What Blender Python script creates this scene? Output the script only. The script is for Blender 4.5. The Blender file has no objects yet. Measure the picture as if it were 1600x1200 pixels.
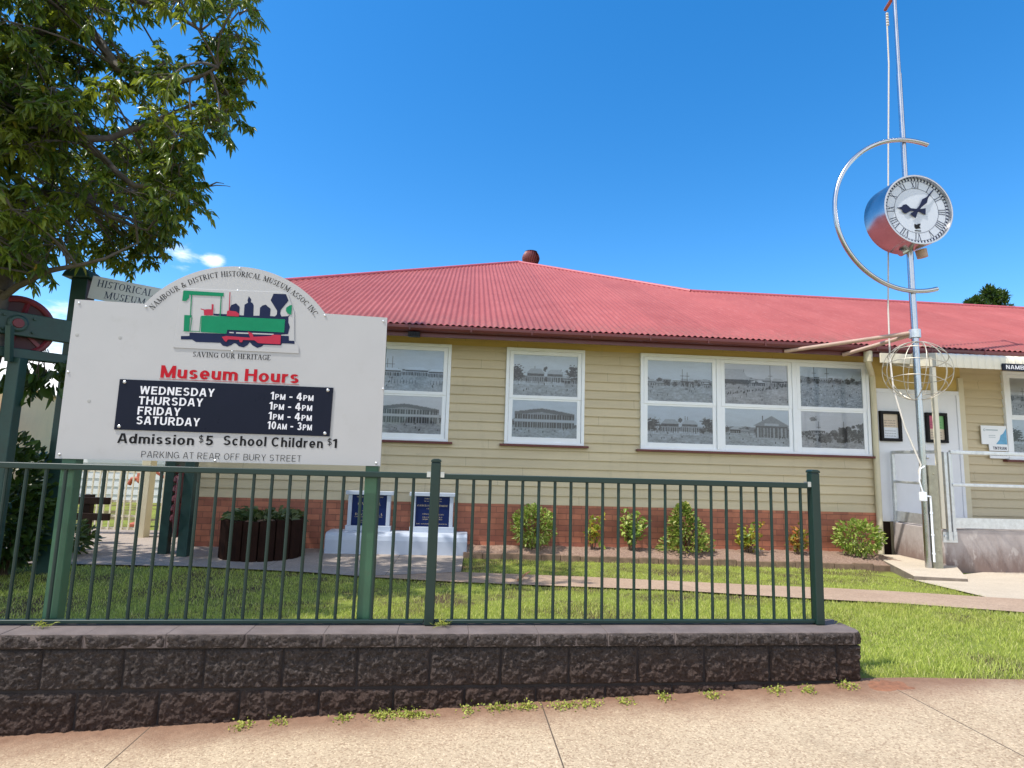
import bpy, math, random
import numpy as np
from mathutils import Vector, Matrix, noise
R = math.radians
random.seed(7)
rng = np.random.default_rng(11)
scene = bpy.context.scene
col = scene.collection

# ------------------------------------------------------------------ camera, sky, sun, exposure
cam_d = bpy.data.cameras.new('camera')
cam = bpy.data.objects.new('camera', cam_d)
col.objects.link(cam)
cam_d.sensor_width = 36.0
cam_d.lens = 900 / 1600 * 36.0
cam_d.clip_start = 0.05
cam_d.clip_end = 3000
right = Vector((0.99658056, -0.07724686, 0.02932749))
up = Vector((-0.03881822, -0.12438069, 0.99147496))
fwd = Vector((0.07294056, 0.98922311, 0.12695396))
m = Matrix((right, up, -fwd)).transposed().to_4x4()
m.translation = (0, 0, 1.35)
cam.matrix_world = m
scene.camera = cam

SUN = Vector((-0.45, -0.175, 0.87)).normalized()
elev = math.asin(SUN.z)
world = bpy.data.worlds.new('World')
scene.world = world
world.use_nodes = True
nt = world.node_tree
nt.nodes.clear()
w_out = nt.nodes.new('ShaderNodeOutputWorld')
w_bg = nt.nodes.new('ShaderNodeBackground')
sky = nt.nodes.new('ShaderNodeTexSky')
sky.sky_type = 'NISHITA'
sky.sun_disc = False
sky.sun_elevation = elev
sky.sun_rotation = math.atan2(SUN.x, SUN.y)
sky.air_density = 1.0
sky.dust_density = 0.3
sky.ozone_density = 3.0
sky.altitude = 200
w_bg.inputs['Strength'].default_value = 0.15
hsv = nt.nodes.new('ShaderNodeHueSaturation')
hsv.inputs['Saturation'].default_value = 1.36
hsv.inputs['Hue'].default_value = 0.499
nt.links.new(sky.outputs[0], hsv.inputs['Color'])
# a few small fair-weather clouds low in the sky
tc = nt.nodes.new('ShaderNodeTexCoord')
nz = nt.nodes.new('ShaderNodeTexNoise')
nz.inputs['Scale'].default_value = 9.0
nz.inputs['Detail'].default_value = 9.0
nz.inputs['Roughness'].default_value = 0.62
mp = nt.nodes.new('ShaderNodeMapping')
mp.inputs['Scale'].default_value = (1, 1, 3.0)
nt.links.new(tc.outputs['Generated'], mp.inputs['Vector'])
nt.links.new(mp.outputs[0], nz.inputs['Vector'])
cloud_sum = None
for d, rad, amt in (((-0.431, 0.856, 0.286), 0.042, 0.60), ((-0.585, 0.81, 0.075), 0.17, 1.15), ((-0.392, 0.874, 0.281), 0.022, 0.7), ((-0.24, 0.93, 0.26), 0.012, 0.6)):
    vd = nt.nodes.new('ShaderNodeVectorMath'); vd.operation = 'DISTANCE'
    nt.links.new(tc.outputs['Generated'], vd.inputs[0])
    vd.inputs[1].default_value = Vector(d).normalized()
    mr = nt.nodes.new('ShaderNodeMapRange')
    mr.inputs['From Min'].default_value = rad; mr.inputs['From Max'].default_value = 0.0
    mr.inputs['To Min'].default_value = 0.0; mr.inputs['To Max'].default_value = amt
    nt.links.new(vd.outputs['Value'], mr.inputs['Value'])
    if cloud_sum is None: cloud_sum = mr.outputs[0]
    else:
        ad = nt.nodes.new('ShaderNodeMath'); ad.operation = 'ADD'
        nt.links.new(cloud_sum, ad.inputs[0]); nt.links.new(mr.outputs[0], ad.inputs[1]); cloud_sum = ad.outputs[0]
mm = nt.nodes.new('ShaderNodeMath'); mm.operation = 'MULTIPLY_ADD'
nt.links.new(cloud_sum, mm.inputs[0]); mm.inputs[1].default_value = 0.55
nt.links.new(nz.outputs['Fac'], mm.inputs[2])
cr = nt.nodes.new('ShaderNodeMapRange'); cr.interpolation_type = 'SMOOTHSTEP'
cr.inputs['From Min'].default_value = 0.70; cr.inputs['From Max'].default_value = 1.05
cr.inputs['To Max'].default_value = 0.9
nt.links.new(mm.outputs[0], cr.inputs['Value'])
gate = nt.nodes.new('ShaderNodeMath'); gate.operation = 'MULTIPLY'
gg = nt.nodes.new('ShaderNodeMath'); gg.operation = 'GREATER_THAN'; gg.inputs[1].default_value = 0.001
nt.links.new(cloud_sum, gg.inputs[0]); nt.links.new(gg.outputs[0], gate.inputs[0]); nt.links.new(cr.outputs[0], gate.inputs[1])
mx = nt.nodes.new('ShaderNodeMixRGB')
# bright cloud field added unseen behind the camera to lift and whiten shade
nz2 = nt.nodes.new('ShaderNodeTexNoise'); nz2.inputs['Scale'].default_value = 2.6; nz2.inputs['Detail'].default_value = 8.0; nz2.inputs['Roughness'].default_value = 0.58
mp2 = nt.nodes.new('ShaderNodeMapping'); mp2.inputs['Scale'].default_value = (1, 1, 1.8)
nt.links.new(tc.outputs['Generated'], mp2.inputs['Vector']); nt.links.new(mp2.outputs[0], nz2.inputs['Vector'])
r2 = nt.nodes.new('ShaderNodeMapRange'); r2.interpolation_type = 'SMOOTHSTEP'; r2.inputs['From Min'].default_value = 0.40; r2.inputs['From Max'].default_value = 0.58; r2.inputs['To Max'].default_value = 0.9
nt.links.new(nz2.outputs['Fac'], r2.inputs['Value'])
sp_ = nt.nodes.new('ShaderNodeSeparateXYZ'); nt.links.new(tc.outputs['Generated'], sp_.inputs[0])
r3 = nt.nodes.new('ShaderNodeMapRange'); r3.interpolation_type = 'SMOOTHSTEP'; r3.inputs['From Min'].default_value = -0.05; r3.inputs['From Max'].default_value = -0.35
nt.links.new(sp_.outputs['Y'], r3.inputs['Value'])
m2 = nt.nodes.new('ShaderNodeMath'); m2.operation = 'MULTIPLY'; nt.links.new(r2.outputs[0], m2.inputs[0]); nt.links.new(r3.outputs[0], m2.inputs[1])
m3 = nt.nodes.new('ShaderNodeMath'); m3.operation = 'MAXIMUM'; nt.links.new(gate.outputs[0], m3.inputs[0]); nt.links.new(m2.outputs[0], m3.inputs[1])
nt.links.new(m3.outputs[0], mx.inputs['Fac'])
nt.links.new(hsv.outputs[0], mx.inputs['Color1'])
mx.inputs['Color2'].default_value = (7.2, 7.1, 7.0, 1)
nt.links.new(mx.outputs[0], w_bg.inputs['Color'])
nt.links.new(w_bg.outputs[0], w_out.inputs['Surface'])

sun_d = bpy.data.lights.new('sun', 'SUN')
sun_d.energy = 3.2
sun_d.angle = R(0.53)
sun_d.color = (1.0, 0.95, 0.87)
sun = bpy.data.objects.new('sun', sun_d)
col.objects.link(sun)
sun.rotation_euler = SUN.to_track_quat('Z', 'Y').to_euler()

scene.view_settings.view_transform = 'Standard'
scene.view_settings.look = 'None'
scene.view_settings.exposure = 0.75
scene.view_settings.gamma = 1.0

# ------------------------------------------------------------------ helpers
def lin(r, g, b):
    f = lambda c: (c / 255 / 12.92) if c / 255 <= 0.04045 else ((c / 255 + 0.055) / 1.055) ** 2.4
    return (f(r), f(g), f(b))

def tag(o, label=None, cat=None, group=None, kind=None):
    if label: o['label'] = label
    if cat: o['category'] = cat
    if group: o['group'] = group
    if kind: o['kind'] = kind
    return o

def empty(name, loc=(0, 0, 0), rz=0.0):
    o = bpy.data.objects.new(name, None)
    o.empty_display_size = 0.2
    o.location = loc
    o.rotation_euler = (0, 0, rz)
    col.objects.link(o)
    return o

def link_mesh(name, me, mat, parent=None):
    o = bpy.data.objects.new(name, me)
    if mat is not None:
        for x in (mat if isinstance(mat, (list, tuple)) else [mat]): me.materials.append(x)
    if parent is not None: o.parent = parent
    col.objects.link(o)
    return o

class MB:
    def __init__(s): s.v = []; s.f = []; s.mi = []; s.cur = 0
    def add(s, vs, fs):
        b = len(s.v); s.v.extend([tuple(p) for p in vs])
        for f in fs: s.f.append(tuple(i + b for i in f)); s.mi.append(s.cur)
        return s
    def box(s, x0, x1, y0, y1, z0, z1):
        vs = [(x, y, z) for z in (z0, z1) for y in (y0, y1) for x in (x0, x1)]
        return s.add(vs, [(0, 2, 3, 1), (4, 5, 7, 6), (0, 1, 5, 4), (2, 6, 7, 3), (0, 4, 6, 2), (1, 3, 7, 5)])
    def bar(s, a, b, w, h=None):          # rectangular bar between two points
        h = h or w; a = Vector(a); b = Vector(b); d = (b - a).normalized()
        r = Vector((0, 0, 1)) if abs(d.z) < 0.95 else Vector((0, 1, 0))
        x = d.cross(r).normalized() * w / 2; y = x.normalized().cross(d).normalized() * h / 2
        vs = [p + sx * x + sy * y for p in (a, b) for sx, sy in ((-1, -1), (1, -1), (1, 1), (-1, 1))]
        return s.add(vs, [(3, 2, 1, 0), (4, 5, 6, 7)] + [(i, (i + 1) % 4, 4 + (i + 1) % 4, 4 + i) for i in range(4)])
    def tube(s, pts, rad, n=10, cap=True):
        pts = [Vector(p) for p in pts]
        rs = [float(q) for q in rad] if isinstance(rad, (list, tuple)) else [float(rad)] * len(pts)
        ref = None; rings = []; b = len(s.v)
        for i, p in enumerate(pts):
            d = (pts[min(i + 1, len(pts) - 1)] - pts[max(i - 1, 0)]).normalized()
            if ref is None:
                ref = Vector((0, 0, 1)) if abs(d.z) < 0.9 else Vector((1, 0, 0))
            u = (ref - d * ref.dot(d)).normalized(); ref = u; w = d.cross(u)
            for k in range(n):
                a = 2 * math.pi * k / n
                s.v.append(tuple(p + rs[i] * (math.cos(a) * u + math.sin(a) * w)))
        for i in range(len(pts) - 1):
            for k in range(n):
                s.f.append((b + i * n + k, b + i * n + (k + 1) % n, b + (i + 1) * n + (k + 1) % n, b + (i + 1) * n + k)); s.mi.append(s.cur)
        if cap:
            s.f.append(tuple(b + k for k in reversed(range(n)))); s.mi.append(s.cur)
            e = b + (len(pts) - 1) * n
            s.f.append(tuple(e + k for k in range(n))); s.mi.append(s.cur)
        return s
    def lathe(s, c, axis, prof, n=24):    # prof: (distance along axis, radius)
        c = Vector(c); d = Vector(axis).normalized()
        u = d.orthogonal().normalized(); w = d.cross(u); b = len(s.v)
        for (h, r) in prof:
            for k in range(n):
                a = 2 * math.pi * k / n
                s.v.append(tuple(c + d * h + r * (math.cos(a) * u + math.sin(a) * w)))
        for i in range(len(prof) - 1):
            for k in range(n):
                s.f.append((b + i * n + k, b + i * n + (k + 1) % n, b + (i + 1) * n + (k + 1) % n, b + (i + 1) * n + k)); s.mi.append(s.cur)
        return s
    def prism(s, poly, y0, y1):           # polygon in x,z pushed from y0 to y1
        n = len(poly)
        vs = [(p[0], y0, p[1]) for p in poly] + [(p[0], y1, p[1]) for p in poly]
        return s.add(vs, [tuple(range(n)), tuple(reversed(range(n, 2 * n)))] + [(i, n + i, n + (i + 1) % n, (i + 1) % n) for i in range(n)])
    def build(s, name, mat, parent=None, smooth=False, bevel=0.0, seg=2, fix=True):
        me = bpy.data.meshes.new(name)
        me.from_pydata(s.v, [], s.f)
        if isinstance(mat, (list, tuple)): me.polygons.foreach_set('material_index', s.mi)
        me.update()
        if fix:
            import bmesh
            bm = bmesh.new(); bm.from_mesh(me); bmesh.ops.recalc_face_normals(bm, faces=bm.faces); bm.to_mesh(me); bm.free()
        if smooth:
            me.polygons.foreach_set('use_smooth', [True] * len(me.polygons))
            try: me.set_sharp_from_angle(angle=R(40))
            except Exception: pass
        o = link_mesh(name, me, mat, parent)
        if bevel:
            md = o.modifiers.new('bevel', 'BEVEL'); md.width = bevel; md.segments = seg; md.limit_method = 'ANGLE'; md.angle_limit = R(50)
        return o

def np_mesh(name, V, F, mat, parent=None, smooth=False):
    me = bpy.data.meshes.new(name)
    V = np.asarray(V, np.float32); F = np.asarray(F, np.int32)
    k = F.shape[1]
    me.vertices.add(len(V)); me.vertices.foreach_set('co', V.ravel())
    me.loops.add(F.size); me.loops.foreach_set('vertex_index', F.ravel())
    me.polygons.add(len(F)); me.polygons.foreach_set('loop_start', np.arange(0, F.size, k, dtype=np.int32))
    me.update(calc_edges=True); me.validate()
    if smooth: me.polygons.foreach_set('use_smooth', [True] * len(me.polygons))
    return link_mesh(name, me, mat, parent)

# ------------------------------------------------------------------ materials
class NT:
    def __init__(s, name):
        s.m = bpy.data.materials.new(name); s.m.use_nodes = True
        s.t = s.m.node_tree; s.p = s.t.nodes['Principled BSDF']; s.out = s.t.nodes['Material Output']
        s.co = None
    def n(s, kind, **kw):
        x = s.t.nodes.new('ShaderNode' + kind)
        for k, v in kw.items(): setattr(x, k, v)
        return x
    def l(s, a, b): s.t.links.new(a, b)
    def coord(s):
        if s.co is None: s.co = s.n('TexCoord').outputs['Object']
        return s.co
    def noise(s, scale, detail=6, rough=0.6, sc3=None, dist=0.0):
        x = s.n('TexNoise'); x.inputs['Scale'].default_value = scale; x.inputs['Detail'].default_value = detail; x.inputs['Roughness'].default_value = rough
        x.inputs['Distortion'].default_value = dist
        src = s.coord()
        if sc3:
            mp = s.n('Mapping'); mp.inputs['Scale'].default_value = sc3; s.l(src, mp.inputs['Vector']); src = mp.outputs[0]
        s.l(src, x.inputs['Vector']); return x.outputs['Fac']
    def ramp(s, fac, stops, interp='LINEAR'):
        x = s.n('ValToRGB'); x.color_ramp.interpolation = interp
        e = x.color_ramp.elements
        while len(e) < len(stops): e.new(0.5)
        for i, (p, c) in enumerate(stops): e[i].position = p; e[i].color = (*c, 1) if len(c) == 3 else c
        s.l(fac, x.inputs['Fac']); return x.outputs['Color']
    def mix(s, fac, a, b, mode='MIX'):
        x = s.n('MixRGB', blend_type=mode)
        for i, v in ((0, fac), (1, a), (2, b)):
            if hasattr(v, 'is_linked') or hasattr(v, 'links'): s.l(v, x.inputs[i])
            elif i == 0: x.inputs[0].default_value = v
            else: x.inputs[i].default_value = (*v, 1)
        return x.outputs[0]
    def math(s, op, a, b=0.0, c=0.0, clamp=False):
        x = s.n('Math', operation=op); x.use_clamp = clamp
        for i, v in enumerate((a, b, c)):
            if hasattr(v, 'links'): s.l(v, x.inputs[i])
            else: x.inputs[i].default_value = v
        return x.outputs[0]
    def sm(s, v, a, b):
        x = s.n('MapRange'); x.interpolation_type = 'SMOOTHSTEP'
        s.l(v, x.inputs['Value']); x.inputs['From Min'].default_value = a; x.inputs['From Max'].default_value = b
        return x.outputs[0]
    def sep(s):
        x = s.n('SeparateXYZ'); s.l(s.coord(), x.inputs[0]); return x.outputs
    def bump(s, h, strength=0.3, dist=0.01):
        x = s.n('Bump'); x.inputs['Strength'].default_value = strength; x.inputs['Distance'].default_value = dist
        s.l(h, x.inputs['Height']); s.l(x.outputs[0], s.p.inputs['Normal'])
    def set(s, color=None, rough=None, metal=None, spec=None):
        if color is not None:
            if hasattr(color, 'links'): s.l(color, s.p.inputs['Base Color'])
            else: s.p.inputs['Base Color'].default_value = (*color, 1)
        if rough is not None:
            if hasattr(rough, 'links'): s.l(rough, s.p.inputs['Roughness'])
            else: s.p.inputs['Roughness'].default_value = rough
        if metal is not None: s.p.inputs['Metallic'].default_value = metal
        if spec is not None: s.p.inputs['Specular IOR Level'].default_value = spec
        return s.m

def paint(name, c, rough=0.5, var=0.12, scale=4.0, metal=0.0, bump=0.05, bscale=60, dirt=None, dirt_amt=0.5):
    s = NT(name)
    f = s.noise(scale, 8, 0.65)
    a = tuple(x * (1 - var) for x in c); b = tuple(min(1, x * (1 + var)) for x in c)
    cc = s.ramp(f, [(0.3, a), (0.7, b)])
    if dirt:
        g = s.noise(scale * 2.3, 10, 0.75)
        cc = s.mix(s.math('MULTIPLY', s.sm(g, 0.55, 0.75), dirt_amt), cc, dirt)
    if bump: s.bump(s.noise(bscale, 4), bump, 0.004)
    rr = s.n('MapRange'); s.l(f, rr.inputs['Value']); rr.inputs['To Min'].default_value = max(0.05, rough - 0.1); rr.inputs['To Max'].default_value = min(1, rough + 0.1)
    return s.set(cc, rr.outputs[0], metal)

def leafmat(name, stops, rough=0.45, trans=0.35, tcol=(0.25, 0.35, 0.03), lit_tint=None):
    s = NT(name)
    g = s.n('NewGeometry')
    c = s.ramp(g.outputs['Random Per Island'], stops)
    if lit_tint: c = s.mix(s.math('MULTIPLY', s.sm(s.noise(1.5, 4, 0.6), 0.50, 0.64), 0.65), c, lit_tint)  # brighter patches painted in for leaf clusters that catch the sun
    s.set(c, rough, 0.0, 0.4)
    tr = s.n('BsdfTranslucent'); s.l(s.mix(0.5, c, tcol), tr.inputs['Color'])
    mx = s.n('MixShader'); mx.inputs[0].default_value = trans
    s.l(s.p.outputs[0], mx.inputs[1]); s.l(tr.outputs[0], mx.inputs[2]); s.l(mx.outputs[0], s.out.inputs['Surface'])
    return s.m

M = {}
M['fence_green'] = paint('fence_green', (0.005, 0.024, 0.019), 0.45, 0.1, 3, bump=0.02)
M['post_green'] = paint('post_green', (0.045, 0.125, 0.072), 0.4, 0.15, 6, bump=0.03, dirt=(0.10, 0.10, 0.06), dirt_amt=0.35)
M['machine_green'] = paint('machine_green', (0.018, 0.055, 0.048), 0.45, 0.25, 5, dirt=(0.04, 0.03, 0.02))
M['machine_red'] = paint('machine_red', (0.17, 0.018, 0.03), 0.45, 0.25, 5, dirt=(0.06, 0.02, 0.02))
M['rust_orange'] = paint('rust_orange', (0.40, 0.10, 0.05), 0.6, 0.25, 8)
M['sign_white'] = paint('sign_white', (0.415, 0.415, 0.42), 0.5, 0.035, 2.5, bump=0.015, dirt=(0.31, 0.29, 0.26), dirt_amt=0.25)
M['sign_edge'] = paint('sign_edge', (0.35, 0.35, 0.34), 0.5)
M['black_panel'] = paint('black_panel', (0.010, 0.012, 0.025), 0.3, 0.1, 3, bump=0.0)
M['plaque_navy'] = paint('plaque_navy', (0.012, 0.022, 0.085), 0.25, 0.1, 6, bump=0)
M['ink_black'] = paint('ink_black', (0.012, 0.012, 0.014), 0.4, 0.05, 3, bump=0)
M['ink_white'] = paint('ink_white', (0.72, 0.72, 0.76), 0.4, 0.03, 3, bump=0)
M['ink_red'] = paint('ink_red', (0.42, 0.012, 0.022), 0.4, 0.05, 3, bump=0)
M['ink_green'] = paint('ink_green', (0.008, 0.20, 0.095), 0.4, 0.08, 9, bump=0)
M['ink_navy'] = paint('ink_navy', (0.012, 0.018, 0.055), 0.4, 0.1, 9, bump=0)
M['ink_rose'] = paint('ink_rose', (0.40, 0.03, 0.06), 0.4, 0.08, 9, bump=0)
for k_ in ('black_panel', 'ink_black', 'ink_navy', 'ink_red', 'ink_green', 'ink_rose', 'plaque_navy'):
    pr = M[k_].node_tree.nodes['Principled BSDF']; pr.inputs['Specular IOR Level'].default_value = 0.12
M['screw_steel'] = paint('screw_steel', (0.6, 0.6, 0.6), 0.35, metal=0.9, bump=0)
M['white_paint'] = paint('white_paint', (0.83, 0.86, 0.90), 0.4, 0.03, 3, bump=0.02, dirt=(0.62, 0.60, 0.55), dirt_amt=0.25)
M['door_white'] = paint('door_white', (0.74, 0.76, 0.80), 0.4, 0.03, 3, bump=0.02)
M['cream'] = paint('cream', (0.62, 0.56, 0.40), 0.45, 0.05, 3, bump=0.02, dirt=(0.45, 0.38, 0.26), dirt_amt=0.25)
M['cream_metal'] = paint('cream_metal', (0.74, 0.68, 0.54), 0.35, 0.04, 3, bump=0.0, dirt=(0.5, 0.42, 0.3), dirt_amt=0.2)
M['maroon'] = paint('maroon', (0.115, 0.022, 0.022), 0.38, 0.12, 4, bump=0.02)
M['soffit'] = paint('soffit', (0.50, 0.42, 0.26), 0.6, 0.06)
M['stainless'] = paint('stainless', (0.47, 0.48, 0.50), 0.24, 0.06, 8, metal=1.0, bump=0.0)
M['galvanised'] = paint('galvanised', (0.62, 0.65, 0.67), 0.42, 0.14, 18, metal=0.75, bump=0.03)
M['wire'] = paint('wire', (0.50, 0.46, 0.38), 0.45, 0.1, 10, metal=0.5, bump=0)
M['old_post'] = paint('old_post', (0.30, 0.29, 0.22), 0.55, 0.18, 12, metal=0.3, bump=0.08, dirt=(0.16, 0.14, 0.09), dirt_amt=0.5)
M['rope'] = paint('rope', (0.62, 0.58, 0.52), 0.8, 0.1, 40)
M['arm_tan'] = paint('arm_tan', (0.44, 0.30, 0.23), 0.5, 0.12, 9)
M['dark_timber'] = paint('dark_timber', (0.022, 0.012, 0.009), 0.6, 0.35, 8, bump=0.2, bscale=30)
M['planter_timber'] = paint('planter_timber', (0.022, 0.010, 0.007), 0.85, 0.3, 7, bump=0.2, bscale=30)
for k_ in ('planter_timber', 'dark_timber'): M[k_].node_tree.nodes['Principled BSDF'].inputs['Specular IOR Level'].default_value = 0.1
M['monument_white'] = paint('monument_white', (0.42, 0.47, 0.55), 0.6, 0.06, 5, bump=0.12, bscale=40, dirt=(0.40, 0.42, 0.44), dirt_amt=0.3)
M['gold'] = paint('gold', (0.55, 0.45, 0.26), 0.4, 0.05, 6, bump=0)
M['beige_wall'] = paint('beige_wall', (0.76, 0.54, 0.32), 0.8, 0.05, 2)
M['shed_white'] = paint('shed_white', (0.62, 0.64, 0.66), 0.6, 0.05, 2)
M['dark_glass'] = paint('dark_glass', (0.02, 0.025, 0.03), 0.12, 0.05, 2, bump=0)
M['clock_face'] = paint('clock_face', (0.56, 0.60, 0.68), 0.4, 0.03, 2, bump=0)
M['bark'] = paint('bark', (0.10, 0.085, 0.070), 0.85, 0.4, 7, bump=0.6, bscale=18, dirt=(0.22, 0.21, 0.19), dirt_amt=0.6)
M['stem'] = paint('stem', (0.13, 0.085, 0.055), 0.85, 0.3, 14, bump=0.3, bscale=30)
M['poster_cream'] = paint('poster_cream', (0.62, 0.52, 0.40), 0.4, 0.08, 9, bump=0)
M['poster_pink'] = paint('poster_pink', (0.55, 0.10, 0.18), 0.4, 0.08, 9, bump=0)
M['poster_green'] = paint('poster_green', (0.18, 0.42, 0.16), 0.4, 0.08, 9, bump=0)
M['poster_blue'] = paint('poster_blue', (0.12, 0.38, 0.62), 0.4, 0.2, 14, bump=0)
M['blade_white'] = paint('blade_white', (0.70, 0.75, 0.82), 0.4, 0.05, 6, bump=0)
M['ink_blue'] = paint('ink_blue', (0.02, 0.05, 0.13), 0.4, 0.05, 6, bump=0)

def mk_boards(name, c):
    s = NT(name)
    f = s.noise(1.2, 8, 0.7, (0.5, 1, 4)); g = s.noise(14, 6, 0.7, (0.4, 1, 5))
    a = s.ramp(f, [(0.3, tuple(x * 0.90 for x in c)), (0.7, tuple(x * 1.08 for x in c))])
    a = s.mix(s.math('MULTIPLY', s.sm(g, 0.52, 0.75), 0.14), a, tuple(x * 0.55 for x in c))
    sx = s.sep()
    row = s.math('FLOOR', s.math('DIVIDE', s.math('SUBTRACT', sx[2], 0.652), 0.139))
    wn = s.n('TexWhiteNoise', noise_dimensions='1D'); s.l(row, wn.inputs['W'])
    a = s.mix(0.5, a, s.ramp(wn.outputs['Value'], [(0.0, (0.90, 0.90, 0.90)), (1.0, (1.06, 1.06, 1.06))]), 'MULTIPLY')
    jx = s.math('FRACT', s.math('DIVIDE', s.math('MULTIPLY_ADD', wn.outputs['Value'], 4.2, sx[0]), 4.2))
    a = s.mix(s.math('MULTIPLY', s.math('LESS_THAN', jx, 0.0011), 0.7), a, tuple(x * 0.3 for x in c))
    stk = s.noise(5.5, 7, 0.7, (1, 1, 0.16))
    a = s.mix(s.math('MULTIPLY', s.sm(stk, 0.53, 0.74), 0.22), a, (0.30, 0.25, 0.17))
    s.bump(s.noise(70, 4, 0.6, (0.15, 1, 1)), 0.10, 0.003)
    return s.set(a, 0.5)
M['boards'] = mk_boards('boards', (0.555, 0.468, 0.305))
M['shaded_boards'] = mk_boards('shaded_boards', (0.55, 0.40, 0.13))  # board colour with eave shade and orange bounce light painted in

s = NT('brick')
bt = s.n('TexBrick'); mpn = s.n('Mapping'); mpn.inputs['Rotation'].default_value = (R(90), 0, 0)
s.l(s.coord(), mpn.inputs['Vector']); s.l(mpn.outputs[0], bt.inputs['Vector'])
bt.inputs['Scale'].default_value = 1.0; bt.inputs['Brick Width'].default_value = 0.24; bt.inputs['Row Height'].default_value = 0.086
bt.inputs['Mortar Size'].default_value = 0.0045; bt.inputs['Mortar Smooth'].default_value = 0.3; bt.inputs['Bias'].default_value = -0.1
bt.inputs['Color1'].default_value = (0.50, 0.185, 0.105, 1); bt.inputs['Color2'].default_value = (0.30, 0.105, 0.068, 1); bt.inputs['Mortar'].default_value = (0.20, 0.09, 0.06, 1)
c = s.mix(0.5, bt.outputs['Color'], s.ramp(s.noise(6, 8, 0.7), [(0.3, (0.55, 0.55, 0.55)), (0.7, (1.2, 1.2, 1.2))]), 'MULTIPLY')
hh = s.math('MULTIPLY_ADD', s.noise(90, 4), 0.25, s.math('SUBTRACT', 1.0, bt.outputs['Fac']))
s.bump(hh, 0.6, 0.006)
M['brick'] = s.set(c, 0.8)

s = NT('roof_iron')
f = s.noise(0.8, 10, 0.72); g = s.noise(26, 4, 0.6)
c = s.ramp(f, [(0.3, (0.285, 0.064, 0.058)), (0.7, (0.37, 0.098, 0.088))])
c = s.mix(s.math('MULTIPLY', s.sm(g, 0.70, 0.76), 0.55), c, (0.66, 0.42, 0.39))
h = s.noise(5, 8, 0.8, (4, 0.5, 1))
c = s.mix(s.math('MULTIPLY', s.sm(h, 0.48, 0.72), 0.40), c, (0.46, 0.17, 0.155))
sx = s.sep()
sh = s.n('TexWhiteNoise', noise_dimensions='1D'); s.l(s.math('FLOOR', s.math('DIVIDE', sx[0], 0.762)), sh.inputs['W'])
c = s.mix(0.30, c, s.ramp(sh.outputs['Value'], [(0.0, (0.80, 0.80, 0.80)), (1.0, (1.15, 1.12, 1.12))]), 'MULTIPLY')
lp = s.math('LESS_THAN', s.math('FRACT', s.math('DIVIDE', sx[0], 0.762)), 0.012)
c = s.mix(s.math('MULTIPLY', lp, 0.35), c, (0.12, 0.03, 0.03))
band = s.math('MULTIPLY', s.sm(sx[1], 9.3, 8.35), s.sm(s.noise(9, 6, 0.7), 0.35, 0.65))
c = s.mix(s.math('MULTIPLY', band, 0.45), c, (0.16, 0.09, 0.07))
M['roof_iron'] = s.set(c, 0.6, 0.0, 0.3)
M['ridge_cap'] = paint('ridge_cap', (0.42, 0.085, 0.10), 0.45, 0.12, 3)

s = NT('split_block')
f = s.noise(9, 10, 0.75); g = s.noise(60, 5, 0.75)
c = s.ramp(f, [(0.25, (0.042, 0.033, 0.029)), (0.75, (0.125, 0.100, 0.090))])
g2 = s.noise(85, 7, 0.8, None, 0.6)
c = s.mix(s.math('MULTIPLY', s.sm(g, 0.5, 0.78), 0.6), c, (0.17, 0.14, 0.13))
c = s.mix(s.math('MULTIPLY', s.sm(g2, 0.56, 0.66), 0.75), c, (0.33, 0.28, 0.265))  # pale speckles painted in as sun highlights on the rough face
c = s.mix(s.math('MULTIPLY', s.sm(g2, 0.47, 0.38), 0.8), c, (0.020, 0.016, 0.015))
sx = s.sep()
dz = s.math('SUBTRACT', sx[2], s.math('MULTIPLY_ADD', sx[0], 0.045, 0.13))
dm = s.sm(s.math('MULTIPLY_ADD', s.noise(4, 8, 0.7), 0.22, s.math('MULTIPLY', dz, -1.0)), -0.16, 0.11)
c = s.mix(s.math('MULTIPLY', dm, 0.6), c, (0.085, 0.042, 0.028))
s.bump(s.math('ADD', s.noise(130, 6, 0.8), s.math('MULTIPLY', s.noise(60, 6, 0.75), 1.6)), 1.0, 0.016)
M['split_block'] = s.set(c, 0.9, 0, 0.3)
M['block_gap'] = paint('block_gap', (0.025, 0.02, 0.02), 0.95)
s = NT('cap_top')
f = s.noise(7, 10, 0.7); g = s.noise(150, 3, 0.6)
c = s.ramp(f, [(0.3, (0.115, 0.093, 0.087)), (0.7, (0.19, 0.155, 0.145))])
c = s.mix(s.math('MULTIPLY', s.sm(g, 0.5, 0.7), 0.5), c, (0.10, 0.085, 0.08))
s.bump(g, 0.5, 0.003)
M['cap_top'] = s.set(c, 0.9, 0, 0.3)

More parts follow.
